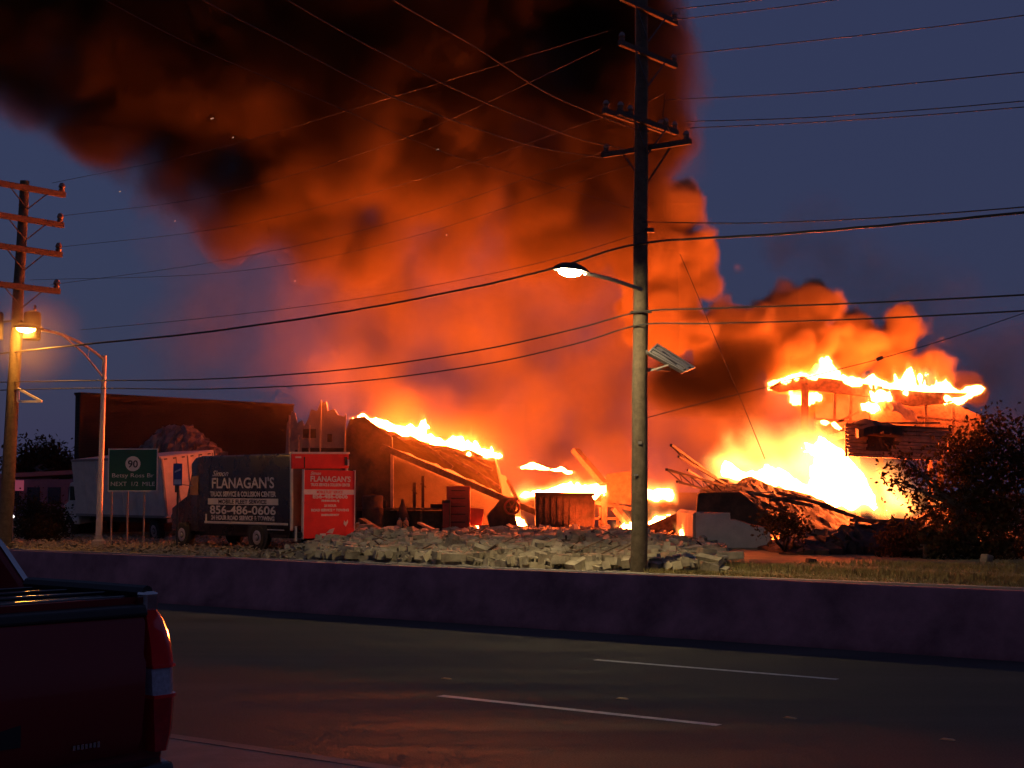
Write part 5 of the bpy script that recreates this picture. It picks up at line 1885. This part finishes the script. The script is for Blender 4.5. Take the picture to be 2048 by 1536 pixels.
# grass on the verge: blades, and leaf litter on the left
def grass_patch():
    rs = np.random.RandomState(8)
    V, Fc = [], []
    n = 26000
    for k in range(n):
        px = rs.uniform(1290, 2120)
        py = rs.uniform(1126, 1186)
        p = gnd(px, py, .1)
        if p.dot(RN) < 29.8:
            continue
        h = rs.uniform(.03, .11) * (1.0 + .6 * math.sin(p.x * 1.3 + p.y))
        a = rs.uniform(0, 6.28)
        dx, dy = math.cos(a) * .012, math.sin(a) * .012
        lx, ly = rs.normal() * .035, rs.normal() * .035
        o = len(V)
        V += [(p.x - dx, p.y - dy, .095), (p.x + dx, p.y + dy, .095), (p.x + lx, p.y + ly, .1 + h)]
        Fc.append((o, o + 1, o + 2))
    me = bpy.data.meshes.new("grass")
    me.from_pydata(V, [], Fc)
    me.materials.append(M_GRASS)
    o = bpy.data.objects.new("grass", me)
    C.objects.link(o)
    o["kind"] = "stuff"
    o["label"] = "short yellowed grass on the verge beyond the barrier"
    V, Fc = [], []
    for k in range(5200):
        px = rs.uniform(-30, 620)
        py = rs.uniform(1072, 1128)
        p = gnd(px, py, .1)
        if p.dot(RN) < 29.8:
            continue
        s = rs.uniform(.03, .10) * (1.6 if rs.rand() < .12 else 1)
        a = rs.uniform(0, 6.28)
        u = np.array([math.cos(a), math.sin(a), rs.normal() * .4]) * s
        v = np.array([-math.sin(a), math.cos(a), rs.normal() * .4]) * s * .6
        c = np.array([p.x, p.y, .1 + abs(rs.normal()) * .05 + .01])
        o_ = len(V)
        V += [tuple(c - u), tuple(c - v), tuple(c + u), tuple(c + v), tuple(c + np.array([0, 0, s * .5]))]
        Fc += [(o_, o_ + 1, o_ + 4), (o_ + 1, o_ + 2, o_ + 4), (o_ + 2, o_ + 3, o_ + 4), (o_ + 3, o_, o_ + 4)]
    me = bpy.data.meshes.new("litter")
    me.from_pydata(V, [], Fc)
    me.materials.append(mat("litter_shards", (.16, .13, .08), .8, scale=6, col2=(.42, .35, .24)))
    o = bpy.data.objects.new("litter", me)
    C.objects.link(o)
    o["kind"] = "stuff"
    o["label"] = "scattered shards and leaves over the ground left of the van"


grass_patch()

# ------------------------------------------------------------------ flames: glowing gas (voxel volume) round a white-hot core
FIRE = (1.0, 0.125, 0.019)


def flame_volume_mat(strength):
    m = bpy.data.materials.new("flame_gas")
    m.use_nodes = True
    nt = m.node_tree
    nt.nodes.clear()
    out = nt.nodes.new('ShaderNodeOutputMaterial')
    e = nt.nodes.new('ShaderNodeEmission')
    e.inputs[0].default_value = (1.0, 0.30, 0.055, 1)
    at_ = nt.nodes.new('ShaderNodeAttribute'); at_.attribute_name = 'density'
    mu = nt.nodes.new('ShaderNodeMath'); mu.operation = 'MULTIPLY'; mu.inputs[1].default_value = strength
    nt.links.new(at_.outputs['Fac'], mu.inputs[0])
    nt.links.new(mu.outputs[0], e.inputs[1])
    nt.links.new(e.outputs[0], out.inputs['Volume'])
    return m


M_GAS = flame_volume_mat(14.0)
M_GAS.cycles.volume_step_rate = 2.5
M_CORE = lamp_glass("flame_core", FIRE, 380.0)
M_CORE_HIGH = lamp_glass("flame_core_left", FIRE, 800.0)
M_CORE_MID = lamp_glass("flame_core_great", FIRE, 330.0)
M_CORE_LOW = lamp_glass("flame_core_roof", FIRE, 110.0)


def flame_object(name, label, lo, hi, vox, field_fn, core_t=0.62, group="flames of the burning building", gas=None, core_mat=None):
    res, X, Y, Z = grid_axes(lo, hi, vox)
    fld = field_fn(X, Y, Z).astype(np.float32)
    # keep the grid's rim empty
    for ax in range(3):
        sl = [slice(None)] * 3
        sl[ax] = 0; fld[tuple(sl)] = 0
        sl[ax] = -1; fld[tuple(sl)] = 0
    c = Vector(((lo[0] + hi[0]) / 2, (lo[1] + hi[1]) / 2, lo[2]))
    e = thing(name, label, "fire", c, group)
    core = voxel_surface("flame_core", lo, hi, res, fld, core_t, core_mat or M_CORE, e)
    core.location = -c
    for p in core.data.polygons:
        p.use_smooth = True
    g = np.where(fld > 0.03, fld ** 1.6, 0)
    v = voxel_volume("flame_gas", lo, hi, res, g, gas or M_GAS, e)
    v.location = -c
    v["kind"] = "stuff"
    return e


def flame_line(name, label, pts, Y, th=0.5, vox=0.07, seed=0, nscale=.45, namp=.8, lean=-.25, under=.25, core_t=.62, gas=None, st=1.0, cm=None):
    """Flames standing along a line of photo points (px, py of the foot, height in px) at depth Y."""
    k = Y / F
    P = [(at(a, b, Y), h * k) for a, b, h in pts]
    xs = np.array([p.x for p, _ in P]); zs = np.array([p.z for p, _ in P]); hs = np.array([h for _, h in P])
    o = np.argsort(xs); xs, zs, hs = xs[o], zs[o], hs[o]
    hm = float(hs.max())
    lo = (float(xs[0]) - .5 - hm * .3, Y - th * 1.8, float((zs - under * 2.2).min()) - .1)
    hi = (float(xs[-1]) + .5 + hm * .3, Y + th * 1.8, float((zs + hs * 1.7).max()))

    def fn(X, Yg, Z):
        s = 1 / nscale
        w = fbm(X * s * .6, Yg * s * .6, Z * s * .35, 3, 20 + seed)
        zb0 = np.interp(X, xs, zs)
        X2 = X + w * .5 * min(1, hm) - lean * np.clip(Z - zb0, 0, 9)
        zb = np.interp(X2, xs, zs).astype(np.float32)
        h = np.interp(X2, xs, hs).astype(np.float32)
        h = h * np.clip(1 + .9 * fbm(X2 * 1.1, Yg * .6, X2 * 0, 2, 23 + seed), .45, 1.7)
        q = (Z - zb) / np.maximum(h, .05)
        n = fbm(X * s, Yg * s, Z * s * .45, 4, 21 + seed)
        n2 = fbm(X * s * .3, Yg * s * .3, Z * .2, 2, 22 + seed)
        e = 1.05 - q * (1 + n2 * .7) - np.abs(Yg - Y) / th * .55 + n * namp
        low = 1.0 + (Z - zb + n * under * 1.5) / under
        end = np.minimum((X2 - xs[0]) / .35 + 1, (xs[-1] - X2) / .35 + 1)
        return np.clip(np.minimum(np.minimum(e, low), end), 0, 1) * st
    return flame_object(name, label, lo, hi, vox, fn, core_t, gas=gas, core_mat=cm)


def poly_sdf(poly, gx, gz):
    """Signed distance (positive inside) of a polygon on the grid gx, gz."""
    P = np.array(poly, np.float32)
    Xg, Zg = np.meshgrid(gx, gz)
    d2 = np.full(Xg.shape, 1e9, np.float32)
    ins = np.zeros(Xg.shape, bool)
    for i in range(len(P)):
        a, b = P[i], P[(i + 1) % len(P)]
        e = b - a
        t = np.clip(((Xg - a[0]) * e[0] + (Zg - a[1]) * e[1]) / max(1e-9, float(e @ e)), 0, 1)
        d2 = np.minimum(d2, (Xg - a[0] - t * e[0]) ** 2 + (Zg - a[1] - t * e[1]) ** 2)
        c = ((a[1] > Zg) != (b[1] > Zg)) & (Xg < (b[0] - a[0]) * (Zg - a[1]) / (b[1] - a[1] + 1e-9) + a[0])
        ins ^= c
    return np.where(ins, 1, -1) * np.sqrt(d2)


def flame_sheet(name, label, layers, Y, th=1.2, vox=.12, seed=0, namp=.5, nscale=.8, slant=-.4, core_t=.72, gas=None, cm=None):
    """Wall of fire: layers of (outline in photo points, strength, softness in m), standing at depth Y and th deep."""
    L = [([(at(a, b, Y).x, at(a, b, Y).z) for a, b in pl], st, sf) for pl, st, sf in layers]
    allp = np.array([p for pl, _, _ in L for p in pl])
    lo = (float(allp[:, 0].min()) - .8, Y - th * 1.3, max(.1, float(allp[:, 1].min()) - .4))
    hi = (float(allp[:, 0].max()) + .8, Y + th * 1.3, float(allp[:, 1].max()) + .9)
    gx = np.arange(lo[0] - 1.5, hi[0] + 1.5, .06, dtype=np.float32)
    gz = np.arange(lo[2] - 1.5, hi[2] + 1.5, .06, dtype=np.float32)

    def fn(X, Yg, Z):
        s = 1 / nscale
        # noise drawn out along the way the flames lean
        A, B = X - Z * slant, Z
        n = fbm(A * s, Yg * s, B * s * .42, 4, 60 + seed, .6)
        wx = fbm(A * s * .5, Yg * s * .5, B * s * .3, 3, 61 + seed) * .55
        wz = fbm(A * s * .5 + 7, Yg * s * .5, B * s * .3, 3, 62 + seed) * .35
        ix = np.clip(((X + wx - gx[0]) / .06).astype(np.int32), 0, len(gx) - 1)
        iz = np.clip(((Z + wz - gz[0]) / .06).astype(np.int32), 0, len(gz) - 1)
        dep = 1 - ((Yg - Y) / th) ** 2
        out = np.zeros(X.shape, np.float32)
        for pl, st, sf in L:
            sd = poly_sdf(pl, gx, gz)[iz, ix]
            out = np.maximum(out, st * np.clip((sd + n * namp + (dep - 1) * .5) / sf, 0, 1))
        vary = np.clip(.95 + .55 * fbm(A * .45, Yg * .3, B * .3, 3, 63 + seed), .45, 1.15)
        return np.clip(out * vary, 0, 1) * np.clip(dep * 2, 0, 1)
    return flame_object(name, label, lo, hi, vox, fn, core_t, gas=gas, core_mat=cm)


def flame_blob(name, label, puffs, vox=.11, seed=0, namp=.55, core_t=.66, stretch=(.7, .7, 1.4), lean=0.0, nscale=.7, gas=None, cm=None):
    """Billowing fire built from ellipsoids: (px, py, Y, rx px, rz px, strength)."""
    Q = []
    for px, py, Y, rx, rz, st in puffs:
        c = at(px, py, Y)
        Q.append((c.x, c.y, c.z, rx * Y / F, rz * Y / F, st))
    lo = tuple(min(q[i] - (q[3], q[3] * .8, q[4])[i] * 1.35 for q in Q) - .2 for i in range(3))
    hi = tuple(max(q[i] + (q[3], q[3] * .8, q[4])[i] * 1.35 for q in Q) + .2 for i in range(3))
    lo = (lo[0], lo[1], max(lo[2], .15))

    def fn(X, Yg, Z):
        s = 1 / nscale
        n = fbm(X * s / stretch[0] * .7 + Z * lean, Yg * s, Z * s / stretch[2], 4, 40 + seed)
        wx = fbm(X * .7, Yg * .7, Z * .5, 3, 41 + seed) * .5
        wz = fbm(X * .7 + 5, Yg * .7, Z * .5, 3, 42 + seed) * .5
        out = np.zeros(X.shape, np.float32)
        for cx, cy_, cz, rx, rz, st in Q:
            k = min(1.0, rx)
            d = np.sqrt(((X + wx * k - cx) / rx) ** 2 + ((Yg - cy_) / (rx * .8)) ** 2 + ((Z + wz * k - cz) / rz) ** 2)
            out = np.maximum(out, st * np.clip(1.25 * (1 - d) + n * namp, 0, 1))
        return np.clip(out, 0, 1)
    return flame_object(name, label, lo, hi, vox, fn, core_t, gas=gas, core_mat=cm)


# left roof edge
flame_line("roof_flames", "bright flames running down the left shop's sloping roof edge", [(722, 838, 18), (740, 842, 30), (765, 850, 32), (800, 862, 32), (840, 874, 36), (880, 888, 42), (915, 899, 46), (945, 906, 38), (985, 910, 24)], 63.2, th=.55, seed=1, lean=-.1, under=.15, core_t=.5, nscale=.36, namp=.95, cm=M_CORE_HIGH)
# along the container
flame_line("container_flames", "flat bright flames along the steel container's top", [(1072, 987, 14), (1090, 987, 22), (1120, 988, 16), (1150, 987, 20), (1164, 987, 12), (1172, 987, 14), (1200, 986, 22)], 59.8, th=.45, seed=2, under=.2, core_t=.5, nscale=.4)
# small fires among the wreckage
flame_line("small_fire", "small upright fire between the slanted machine and the container", [(1040, 1046, 34), (1050, 1056, 34), (1060, 1066, 14)], 61.6, th=.3, vox=.055, seed=3, nscale=.3, core_t=.5)
flame_line("small_fire", "tiny fire behind the cart left of the slanted machine", [(964, 1058, 28), (970, 1062, 12), (984, 1062, 6)], 60.6, th=.2, vox=.055, seed=4, nscale=.3, core_t=.45)
flame_line("small_fire", "low tongues of fire at the steel container's right foot", [(1138, 1066, 5), (1150, 1066, 14), (1162, 1065, 5), (1185, 1064, 3)], 57.6, th=.2, vox=.055, seed=5, nscale=.3, core_t=.55)
flame_line("small_fire", "narrow white fire just left of the tall pole's lower shaft", [(1246, 1072, 26), (1254, 1072, 46), (1262, 1070, 46), (1272, 1072, 30)], 59.0, th=.35, vox=.06, seed=6, nscale=.35, core_t=.5)
flame_sheet("ground_fire", "round glaring fire on the ground just right of the tall pole",
            [([(1284, 1058), (1290, 1035), (1312, 1020), (1335, 1016), (1352, 1020), (1356, 1034), (1340, 1052), (1328, 1062), (1312, 1066), (1298, 1066)], 1.0, .3),
             ([(1280, 1062), (1282, 985), (1300, 950), (1322, 958), (1345, 975), (1350, 992), (1335, 1008), (1362, 1022), (1352, 1050), (1320, 1070)], .34, .9)], 62, th=.7, vox=.09, seed=7, namp=.35, nscale=.6, slant=0)
flame_line("small_fire", "small round fire at the left foot of the white block wall", [(1374, 1066, 16), (1382, 1068, 22), (1390, 1070, 10)], 54.0, th=.25, vox=.055, seed=9, nscale=.3, core_t=.45)
# burning scraps over the centre
flame_line("small_fire", "thin broken flames hanging above the steel container", [(1050, 934, 4), (1070, 932, 7), (1090, 936, 5), (1110, 940, 8), (1124, 938, 12), (1136, 944, 3)], 65.0, th=.2, vox=.06, seed=10, nscale=.4, namp=1.0, core_t=.55, under=.1)
flame_line("hidden_fire", "broad fire glowing through the haze behind the steel container", [(985, 1000, 18), (1040, 990, 24), (1100, 984, 28), (1160, 975, 30), (1220, 975, 34), (1280, 990, 36), (1340, 995, 24)], 70.5, th=.7, vox=.1, seed=19, nscale=.6, namp=.9, core_t=.5, st=.6, cm=M_CORE_LOW)
# the great fire on the right
Z3 = lambda L: [(1280 + a / 2.667, 680 + b / 2.667) for a, b in L]
WHITE = Z3([(335, 725), (400, 690), (430, 645), (480, 655), (540, 675), (600, 655), (640, 615), (700, 630), (760, 645), (850, 700), (885, 650), (845, 600), (840, 560), (865, 520), (835, 425), (870, 385), (915, 392), (950, 470), (985, 540), (1060, 590),
            (1090, 640), (1150, 680), (1190, 690), (1230, 760), (1290, 850), (1325, 920), (1300, 965), (1200, 965), (1100, 950), (1000, 920), (900, 900), (700, 860), (560, 830), (400, 780)])
YELL = Z3([(372, 418), (420, 440), (520, 450), (530, 500), (640, 530), (780, 500), (815, 385), (915, 365), (985, 430), (1100, 520), (1200, 640), (1290, 720), (1400, 790), (1450, 900), (1400, 960), (1280, 975), (1000, 930), (640, 860), (325, 770), (300, 600), (385, 560)])
RIGHT = Z3([(1250, 965), (1220, 800), (1240, 680), (1300, 640), (1380, 720), (1440, 800), (1500, 850), (1560, 860), (1610, 830), (1570, 900), (1450, 970)])
ORNG = [(1395, 990), (1400, 900), (1425, 830), (1470, 845), (1500, 810), (1560, 830), (1590, 790), (1640, 815), (1690, 860), (1760, 900), (1800, 905), (1850, 960), (1880, 1000), (1820, 1050), (1600, 1010)]
flame_sheet("great_fire", "huge white-yellow fire behind the sagging roof", [(WHITE, 1.0, .5), (YELL, .57, 1.1), (RIGHT, .75, .9), (ORNG, .30, 1.1)], 60.2, th=1.3, vox=.12, seed=13, namp=.68, nscale=.7, slant=-.45, core_t=.7, cm=M_CORE_MID)
# roof edge of the rear building
flame_line("roof_flames", "long ragged flames along the rear building's top edge", [(1545, 764, 10), (1570, 760, 12), (1600, 754, 20), (1640, 754, 28), (1680, 760, 26), (1720, 766, 26), (1760, 772, 32), (1800, 778, 30), (1840, 784, 26), (1880, 792, 28), (1910, 797, 30), (1930, 787, 18), (1950, 777, 10)], 71.9, th=.6, seed=14, lean=-.15, under=.3, core_t=.5, nscale=.38, namp=.95, cm=M_CORE_LOW)
flame_line("small_fire", "bright drip of fire through the middle of the rear building's roof edge", [(1752, 794, 20), (1762, 796, 30), (1770, 794, 20)], 70.3, th=.25, vox=.06, seed=15, cm=M_CORE_LOW, core_t=.5, nscale=.3)
flame_line("small_fire", "fire burning behind the rear building's pillar", [(1590, 796, 22), (1600, 798, 24), (1622, 800, 28), (1634, 796, 22)], 73.0, th=.4, vox=.06, seed=16, cm=M_CORE_LOW, core_t=.5, nscale=.3)
flame_line("small_fire", "small flame under the drooping insulation", [(1736, 814, 12), (1742, 816, 18), (1748, 814, 12)], 70.2, th=.2, vox=.05, seed=17, cm=M_CORE_LOW, nscale=.3, core_t=.5)
flame_line("small_fire", "string of embers along the clapboard wall's left end", [(1645, 842, 4), (1660, 846, 8), (1675, 854, 12), (1690, 862, 12), (1698, 860, 5)], 67.0, th=.18, vox=.05, seed=18, cm=M_CORE_LOW, nscale=.22, namp=1.1, core_t=.6, under=.12)

# embers drifting in the smoke
for i, (px, py, Y) in enumerate([(424, 237, 50), (466, 275, 50), (875, 299, 52), (240, 383, 50), (350, 442, 50), (893, 470, 52), (590, 562, 50)]):
    mb = MB()
    p = at(px, py, Y)
    rnd = random.Random(i)
    mb.box(p, (.10 if i in (0, 2) else .05, .03, .03), Matrix.Rotation(-.45 + rnd.uniform(-.2, .2), 3, 'Y'))
    tag(mb.build("ember", lamp_glass("ember_glow", (1.0, .55, .35), .4), None), "glowing fleck of ash drifting before the dark smoke", "ember", "embers drifting in the air")
# ------------------------------------------------------------------ smoke
def smoke_material(name, color, aniso=0.0, dens=1.0):
    m = bpy.data.materials.new(name)
    m.use_nodes = True
    nt = m.node_tree
    nt.nodes.clear()
    out = nt.nodes.new('ShaderNodeOutputMaterial')
    pv = nt.nodes.new('ShaderNodeVolumePrincipled')
    pv.inputs['Color'].default_value = (*color, 1)
    pv.inputs['Density'].default_value = dens
    pv.inputs['Anisotropy'].default_value = aniso
    nt.links.new(pv.outputs[0], out.inputs['Volume'])
    return m


# puffs: photo pixel, depth, radius in photo pixels at that depth, density, edge softness (share of the radius)
GLOW, DARK, CRISP = [], [], []


def puff(L, px, py, Y, rpx, dens, soft):
    c = at(px, py, Y)
    L.append((c.x, c.y, c.z, rpx * Y / F, dens, soft))


# glowing body above and behind the fire
for a in [(760, 760, 76, 130), (880, 700, 75, 180), (1020, 720, 75, 200), (1160, 760, 75, 200), (1300, 760, 75, 190),
          (1420, 800, 76, 160), (1000, 880, 77, 190), (1200, 900, 77, 190), (1380, 900, 77, 160), (860, 840, 77, 120),
          (820, 610, 73, 150), (960, 590, 73, 180), (1120, 610, 73, 180), (1230, 640, 72, 140), (720, 660, 74, 110)]:
    puff(GLOW, *a, 0.34, 0.9)
for a in [(1480, 860, 76, 140), (1600, 880, 77, 140), (1720, 880, 78, 130), (1820, 900, 78, 120), (1560, 960, 76, 140), (1700, 980, 77, 130), (1500, 800, 75, 100), (1640, 800, 78, 100)]:
    puff(GLOW, *a, 0.5, 0.9)
for a in [(740, 650, 71, 110), (700, 730, 71, 100), (790, 570, 71, 110), (860, 650, 71, 140), (960, 680, 70.5, 130), (800, 760, 70.5, 110), (1080, 820, 70, 110), (790, 800, 69, 90), (870, 820, 69, 90),
          (960, 850, 69, 100), (1420, 860, 68, 90), (1450, 930, 68, 90), (1490, 820, 69, 80), (1390, 980, 68, 80), (1340, 800, 71, 110), (1410, 770, 71, 90), (1560, 800, 73, 80), (1300, 880, 70, 90), (1330, 960, 70, 80), (1440, 850, 72, 110)]:
    puff(GLOW, *a, 0.26, 1.0)
# thin glowing haze in front of the shop and drifting left over the brick wall
for a in [(900, 950, 63, 130), (1050, 960, 62.5, 140), (1200, 960, 62, 140), (800, 880, 63, 110), (1000, 1000, 60, 110), (1150, 1010, 60, 110)]:
    puff(GLOW, *a, 0.085, 1.0)
for a in [(640, 780, 62, 120), (560, 740, 63, 130), (690, 690, 64, 120), (480, 720, 66, 150), (600, 620, 68, 160), (420, 640, 70, 170)]:
    puff(GLOW, *a, 0.060, 1.0)
for a in [(650, 850, 59, 120), (780, 930, 59, 120), (540, 860, 64, 140), (720, 800, 59.5, 110), (900, 900, 59, 120), (400, 830, 65, 140)]:
    puff(GLOW, *a, 0.07, 1.0)
# thin veil on both flanks
for a in [(480, 600, 72, 260), (620, 740, 72, 190), (400, 520, 72, 180), (600, 560, 72, 180)]:
    puff(GLOW, *a, 0.030, 1.0)
for a in [(1650, 500, 80, 150), (1800, 620, 80, 180), (1940, 720, 80, 180), (1560, 500, 78, 80), (1960, 860, 80, 170), (2050, 760, 80, 170)]:
    puff(GLOW, *a, 0.09, 1.0)
# dark mass leaning over towards the road and away to the upper left
for a in [(1200, 400, 62, 190), (1090, 320, 61, 220), (1265, 300, 62, 125), (1225, 190, 62, 165), (1170, 40, 62, 200), (1210, -120, 62, 220),
          (900, 270, 60, 250), (700, 170, 59, 270), (520, 80, 58, 260), (900, 60, 60, 300), (700, -40, 59, 300), (330, -10, 58, 260),
          (120, -90, 58, 240), (430, 190, 58, 150), (250, 90, 58, 170), (640, 320, 59, 160), (780, 390, 60, 150), (950, 420, 61, 150),
          (1090, 430, 61, 140), (-100, -130, 58, 240), (480, -100, 58, 280), (1000, -150, 60, 300),
          (700, 380, 60.5, 110), (820, 430, 61, 115), (950, 465, 61.5, 110), (1090, 480, 62, 110), (1210, 510, 63, 90), (560, 290, 59, 120), (60, 0, 58, 190), (-60, 30, 58, 170), (170, 60, 58, 170), (380, 180, 58.5, 140)]:
    puff(DARK, *a, 2.2, 0.75)
for a in [(0, 60, 58.5, 140), (110, 150, 58.5, 135), (230, 250, 59, 130), (360, 345, 59.5, 125), (490, 415, 60, 120), (610, 470, 61, 110), (730, 500, 62, 100), (290, 200, 59, 130), (430, 290, 59.5, 130), (560, 370, 60, 120), (900, 505, 62.5, 90), (1030, 520, 63, 90), (1150, 530, 63.5, 85)]:
    puff(DARK, *a, 1.9, 0.8)
# ragged thinner fringe under it
for a in [(60, 110, 59, 170), (170, 200, 59.5, 140), (300, 290, 60, 140), (450, 370, 61, 140), (590, 440, 62, 130), (700, 510, 64, 130), (820, 540, 66, 130), (960, 550, 66, 130), (1100, 560, 66, 120), (1230, 600, 66, 90)]:
    puff(DARK, *a, 0.30, 1.0)
for a in [(1320, 190, 64, 80), (1300, 50, 64, 90), (1375, 330, 66, 65), (1330, -60, 64, 100)]:
    puff(DARK, *a, 0.22, 1.2)
# dark rolls in front of the fire
for a in [(1450, 722, 54, 82), (1400, 748, 54, 76), (1505, 712, 54, 64), (1345, 742, 54, 66), (1480, 748, 54, 70)]:
    puff(DARK, *a, 6.0, 0.9)
for a in [(1190, 790, 64, 70), (1230, 650, 64, 90), (1160, 720, 65, 70)]:
    puff(DARK, *a, 0.25, 1.0)


def smoke_grid(PL, lo, hi, vox, cap, seed, mat_, label):
    """Lay the puffs of PL out in one voxel grid, torn up by turbulence."""
    res, X, Y, Z = grid_axes(lo, hi, vox)
    s = 1 / 6.0
    wx = coarse(lambda x, y, z: fbm(x * s, y * s, z * s, 5, seed + 1, .55) * 2.3, X, Y, Z, 2)
    wy = coarse(lambda x, y, z: fbm(x * s + 9, y * s, z * s, 4, seed + 2, .55) * 2.3, X, Y, Z, 3)
    wz = coarse(lambda x, y, z: fbm(x * s, y * s + 5, z * s, 5, seed + 3, .55) * 2.3, X, Y, Z, 2)
    # fine curls, carried along by the large swirls
    fine = fbm((X + wx) / 1.9, (Y + wy) / 1.9, (Z + wz) / 1.9, 5, seed + 6, .68)
    big = coarse(lambda x, y, z: fbm(x / 7, y / 7, z / 7, 3, seed + 8), X, Y, Z, 4)
    D = np.zeros(X.shape, np.float32)
    for (cx, cy_, cz, r, dens, soft) in PL:
        k = min(1.0, r / 3.0)
        sl = []
        for A, c in ((Z[:, 0, 0], cz), (Y[0, :, 0], cy_), (X[0, 0, :], cx)):
            sl.append(slice(int(np.searchsorted(A, c - r * 1.5 - 2.5)), int(np.searchsorted(A, c + r * 1.5 + 2.5))))
        q = tuple(sl)
        if 0 in D[q].shape:
            continue
        d = np.sqrt((X[q] + wx[q] * k - cx) ** 2 + (Y[q] + wy[q] * k - cy_) ** 2 + (Z[q] + wz[q] * k - cz) ** 2) / r
        e = 1 - d + fine[q] * 0.42 + big[q] * 0.15
        D[q] += dens * sstep(0, soft, e)
    D = cap * (1 - np.exp(-D / cap))
    D *= np.clip(0.95 + 0.7 * big + 0.9 * fine, 0.12, 2.0)
    D *= sstep(lo[2], lo[2] + 1.5, Z) * sstep(lo[1], lo[1] + 2, Y) * sstep(hi[1], hi[1] - 2, Y)
    D *= sstep(lo[0], lo[0] + 3, X) * sstep(hi[0], hi[0] - 3, X) * sstep(hi[2], hi[2] - 3, Z)
    D[D < 0.004] = 0
    o = voxel_volume("smoke", lo, hi, res, D, mat_)
    o["kind"] = "stuff"
    o["label"] = label
    o["category"] = "smoke"
    return o


def build_smoke():
    smoke_grid(GLOW, (-26.0, 53.0, 0.3), (29.0, 84.0, 22.0), 0.31, 0.55, 0, smoke_material("smoke_volume", (0.34, 0.28, 0.12), 0.15),
               "smoke glowing orange behind and above the burning building")
    smoke_grid(DARK, (-34.0, 49.0, 3.6), (14.0, 71.0, 31.0), 0.29, 2.4, 30, smoke_material("soot_volume", (0.10, 0.075, 0.035), 0.1),
               "dark brown smoke plume leaning to the upper left above the fire")


# crisp billows on the lee side, right of the pole
for a in [(1390, 520, 70, 66), (1345, 425, 70, 62), (1425, 555, 70, 42), (1300, 520, 70, 90), (1330, 620, 70, 95), (1372, 392, 71, 34),
          (1560, 650, 73, 80), (1640, 610, 73, 60), (1500, 665, 72, 70), (1680, 605, 73, 28), (1600, 700, 73, 85), (1460, 720, 72, 60),
          (1720, 695, 74, 66), (1800, 685, 74, 58), (1840, 672, 74, 34), (1860, 722, 74, 42), (1780, 740, 74, 60), (1640, 750, 74, 70),
          (1925, 765, 75, 26), (1390, 640, 71, 60), (1450, 640, 72, 50)]:
    c = at(a[0], a[1], a[2])
    CRISP.append((c.x, c.y, c.z, a[3] * a[2] / F))


def build_billows():
    lo = tuple(min(q[i] - q[3] for q in CRISP) - 1.2 for i in range(3))
    hi = tuple(max(q[i] + q[3] for q in CRISP) + 1.2 for i in range(3))
    res, X, Y, Z = grid_axes(lo, hi, 0.17)
    s = 1 / 3.0
    wx = coarse(lambda x, y, z: fbm(x * s, y * s, z * s, 3, 71) * .8, X, Y, Z, 3)
    wy = coarse(lambda x, y, z: fbm(x * s + 9, y * s, z * s, 3, 72) * .8, X, Y, Z, 3)
    wz = coarse(lambda x, y, z: fbm(x * s, y * s + 5, z * s, 3, 73) * .8, X, Y, Z, 3)
    b1 = coarse(lambda x, y, z: 1 - cells(x / 1.7, y / 1.7, z / 1.7, 74), X, Y, Z, 2)
    b2 = coarse(lambda x, y, z: 1 - cells(x / .75, y / .75, z / .75, 75), X, Y, Z, 1.5)
    fine = coarse(lambda x, y, z: fbm(x / .8, y / .8, z / .8, 3, 76), X, Y, Z, 1.5)
    E = np.full(X.shape, -9.0, np.float32)
    for cx, cy_, cz, r in CRISP:
        d = r - np.sqrt((X + wx - cx) ** 2 + (Y + wy - cy_) ** 2 + (Z + wz - cz) ** 2)
        np.maximum(E, d, out=E)
    E += (b1 - .5) * 1.5 + (b2 - .45) * .75 + fine * .32
    thin = np.clip(.75 + .8 * coarse(lambda x, y, z: fbm(x / 4, y / 4, z / 4, 3, 77), X, Y, Z, 4), .2, 1.3)
    D = 4.5 * sstep(0, .38, E) * thin
    D *= sstep(hi[2], hi[2] - 1, Z)
    for ax in range(3):
        for e in (0, -1):
            sl = [slice(None)] * 3
            sl[ax] = e
            D[tuple(sl)] = 0
    D[D < .01] = 0
    m = smoke_material("billow_volume", (0.36, 0.29, 0.14), 0.0)
    o = voxel_volume("smoke", lo, hi, res, D, m)
    o["kind"] = "stuff"
    o["label"] = "orange-lit billows of smoke rolling off the right side of the fire"
    o["category"] = "smoke"


build_smoke()
build_billows()


def build_lamp_halo():
    """Ball of thin smoke added round the orange lamp to make its halo."""
    c = at(62, 672, 48.5)
    lo = (c.x - 3.2, c.y - 2.4, c.z - 3.4)
    hi = (c.x + 3.6, c.y + 2.4, c.z + 3.0)
    res, X, Y, Z = grid_axes(lo, hi, 0.3)
    d = np.sqrt(((X - c.x) / 1.9) ** 2 + ((Y - c.y) / 1.9) ** 2 + ((Z - c.z) / 1.9) ** 2)  # smoke added and shaped as the lamp's halo
    D = .20 * sstep(1.0, .05, d) * np.clip(.9 + .9 * fbm(X / 1.3, Y / 1.3, Z / 1.3, 3, 81), .15, 2)
    for ax in range(3):
        for e in (0, -1):
            sl = [slice(None)] * 3
            sl[ax] = e
            D[tuple(sl)] = 0
    o = voxel_volume("smoke", lo, hi, res, D, smoke_material("halo_smoke_volume", (0.75, 0.62, 0.45), 0.2))
    o["kind"] = "stuff"
    o["label"] = "thin smoke glowing round the orange street lamp"
    o["category"] = "smoke"


build_lamp_halo()
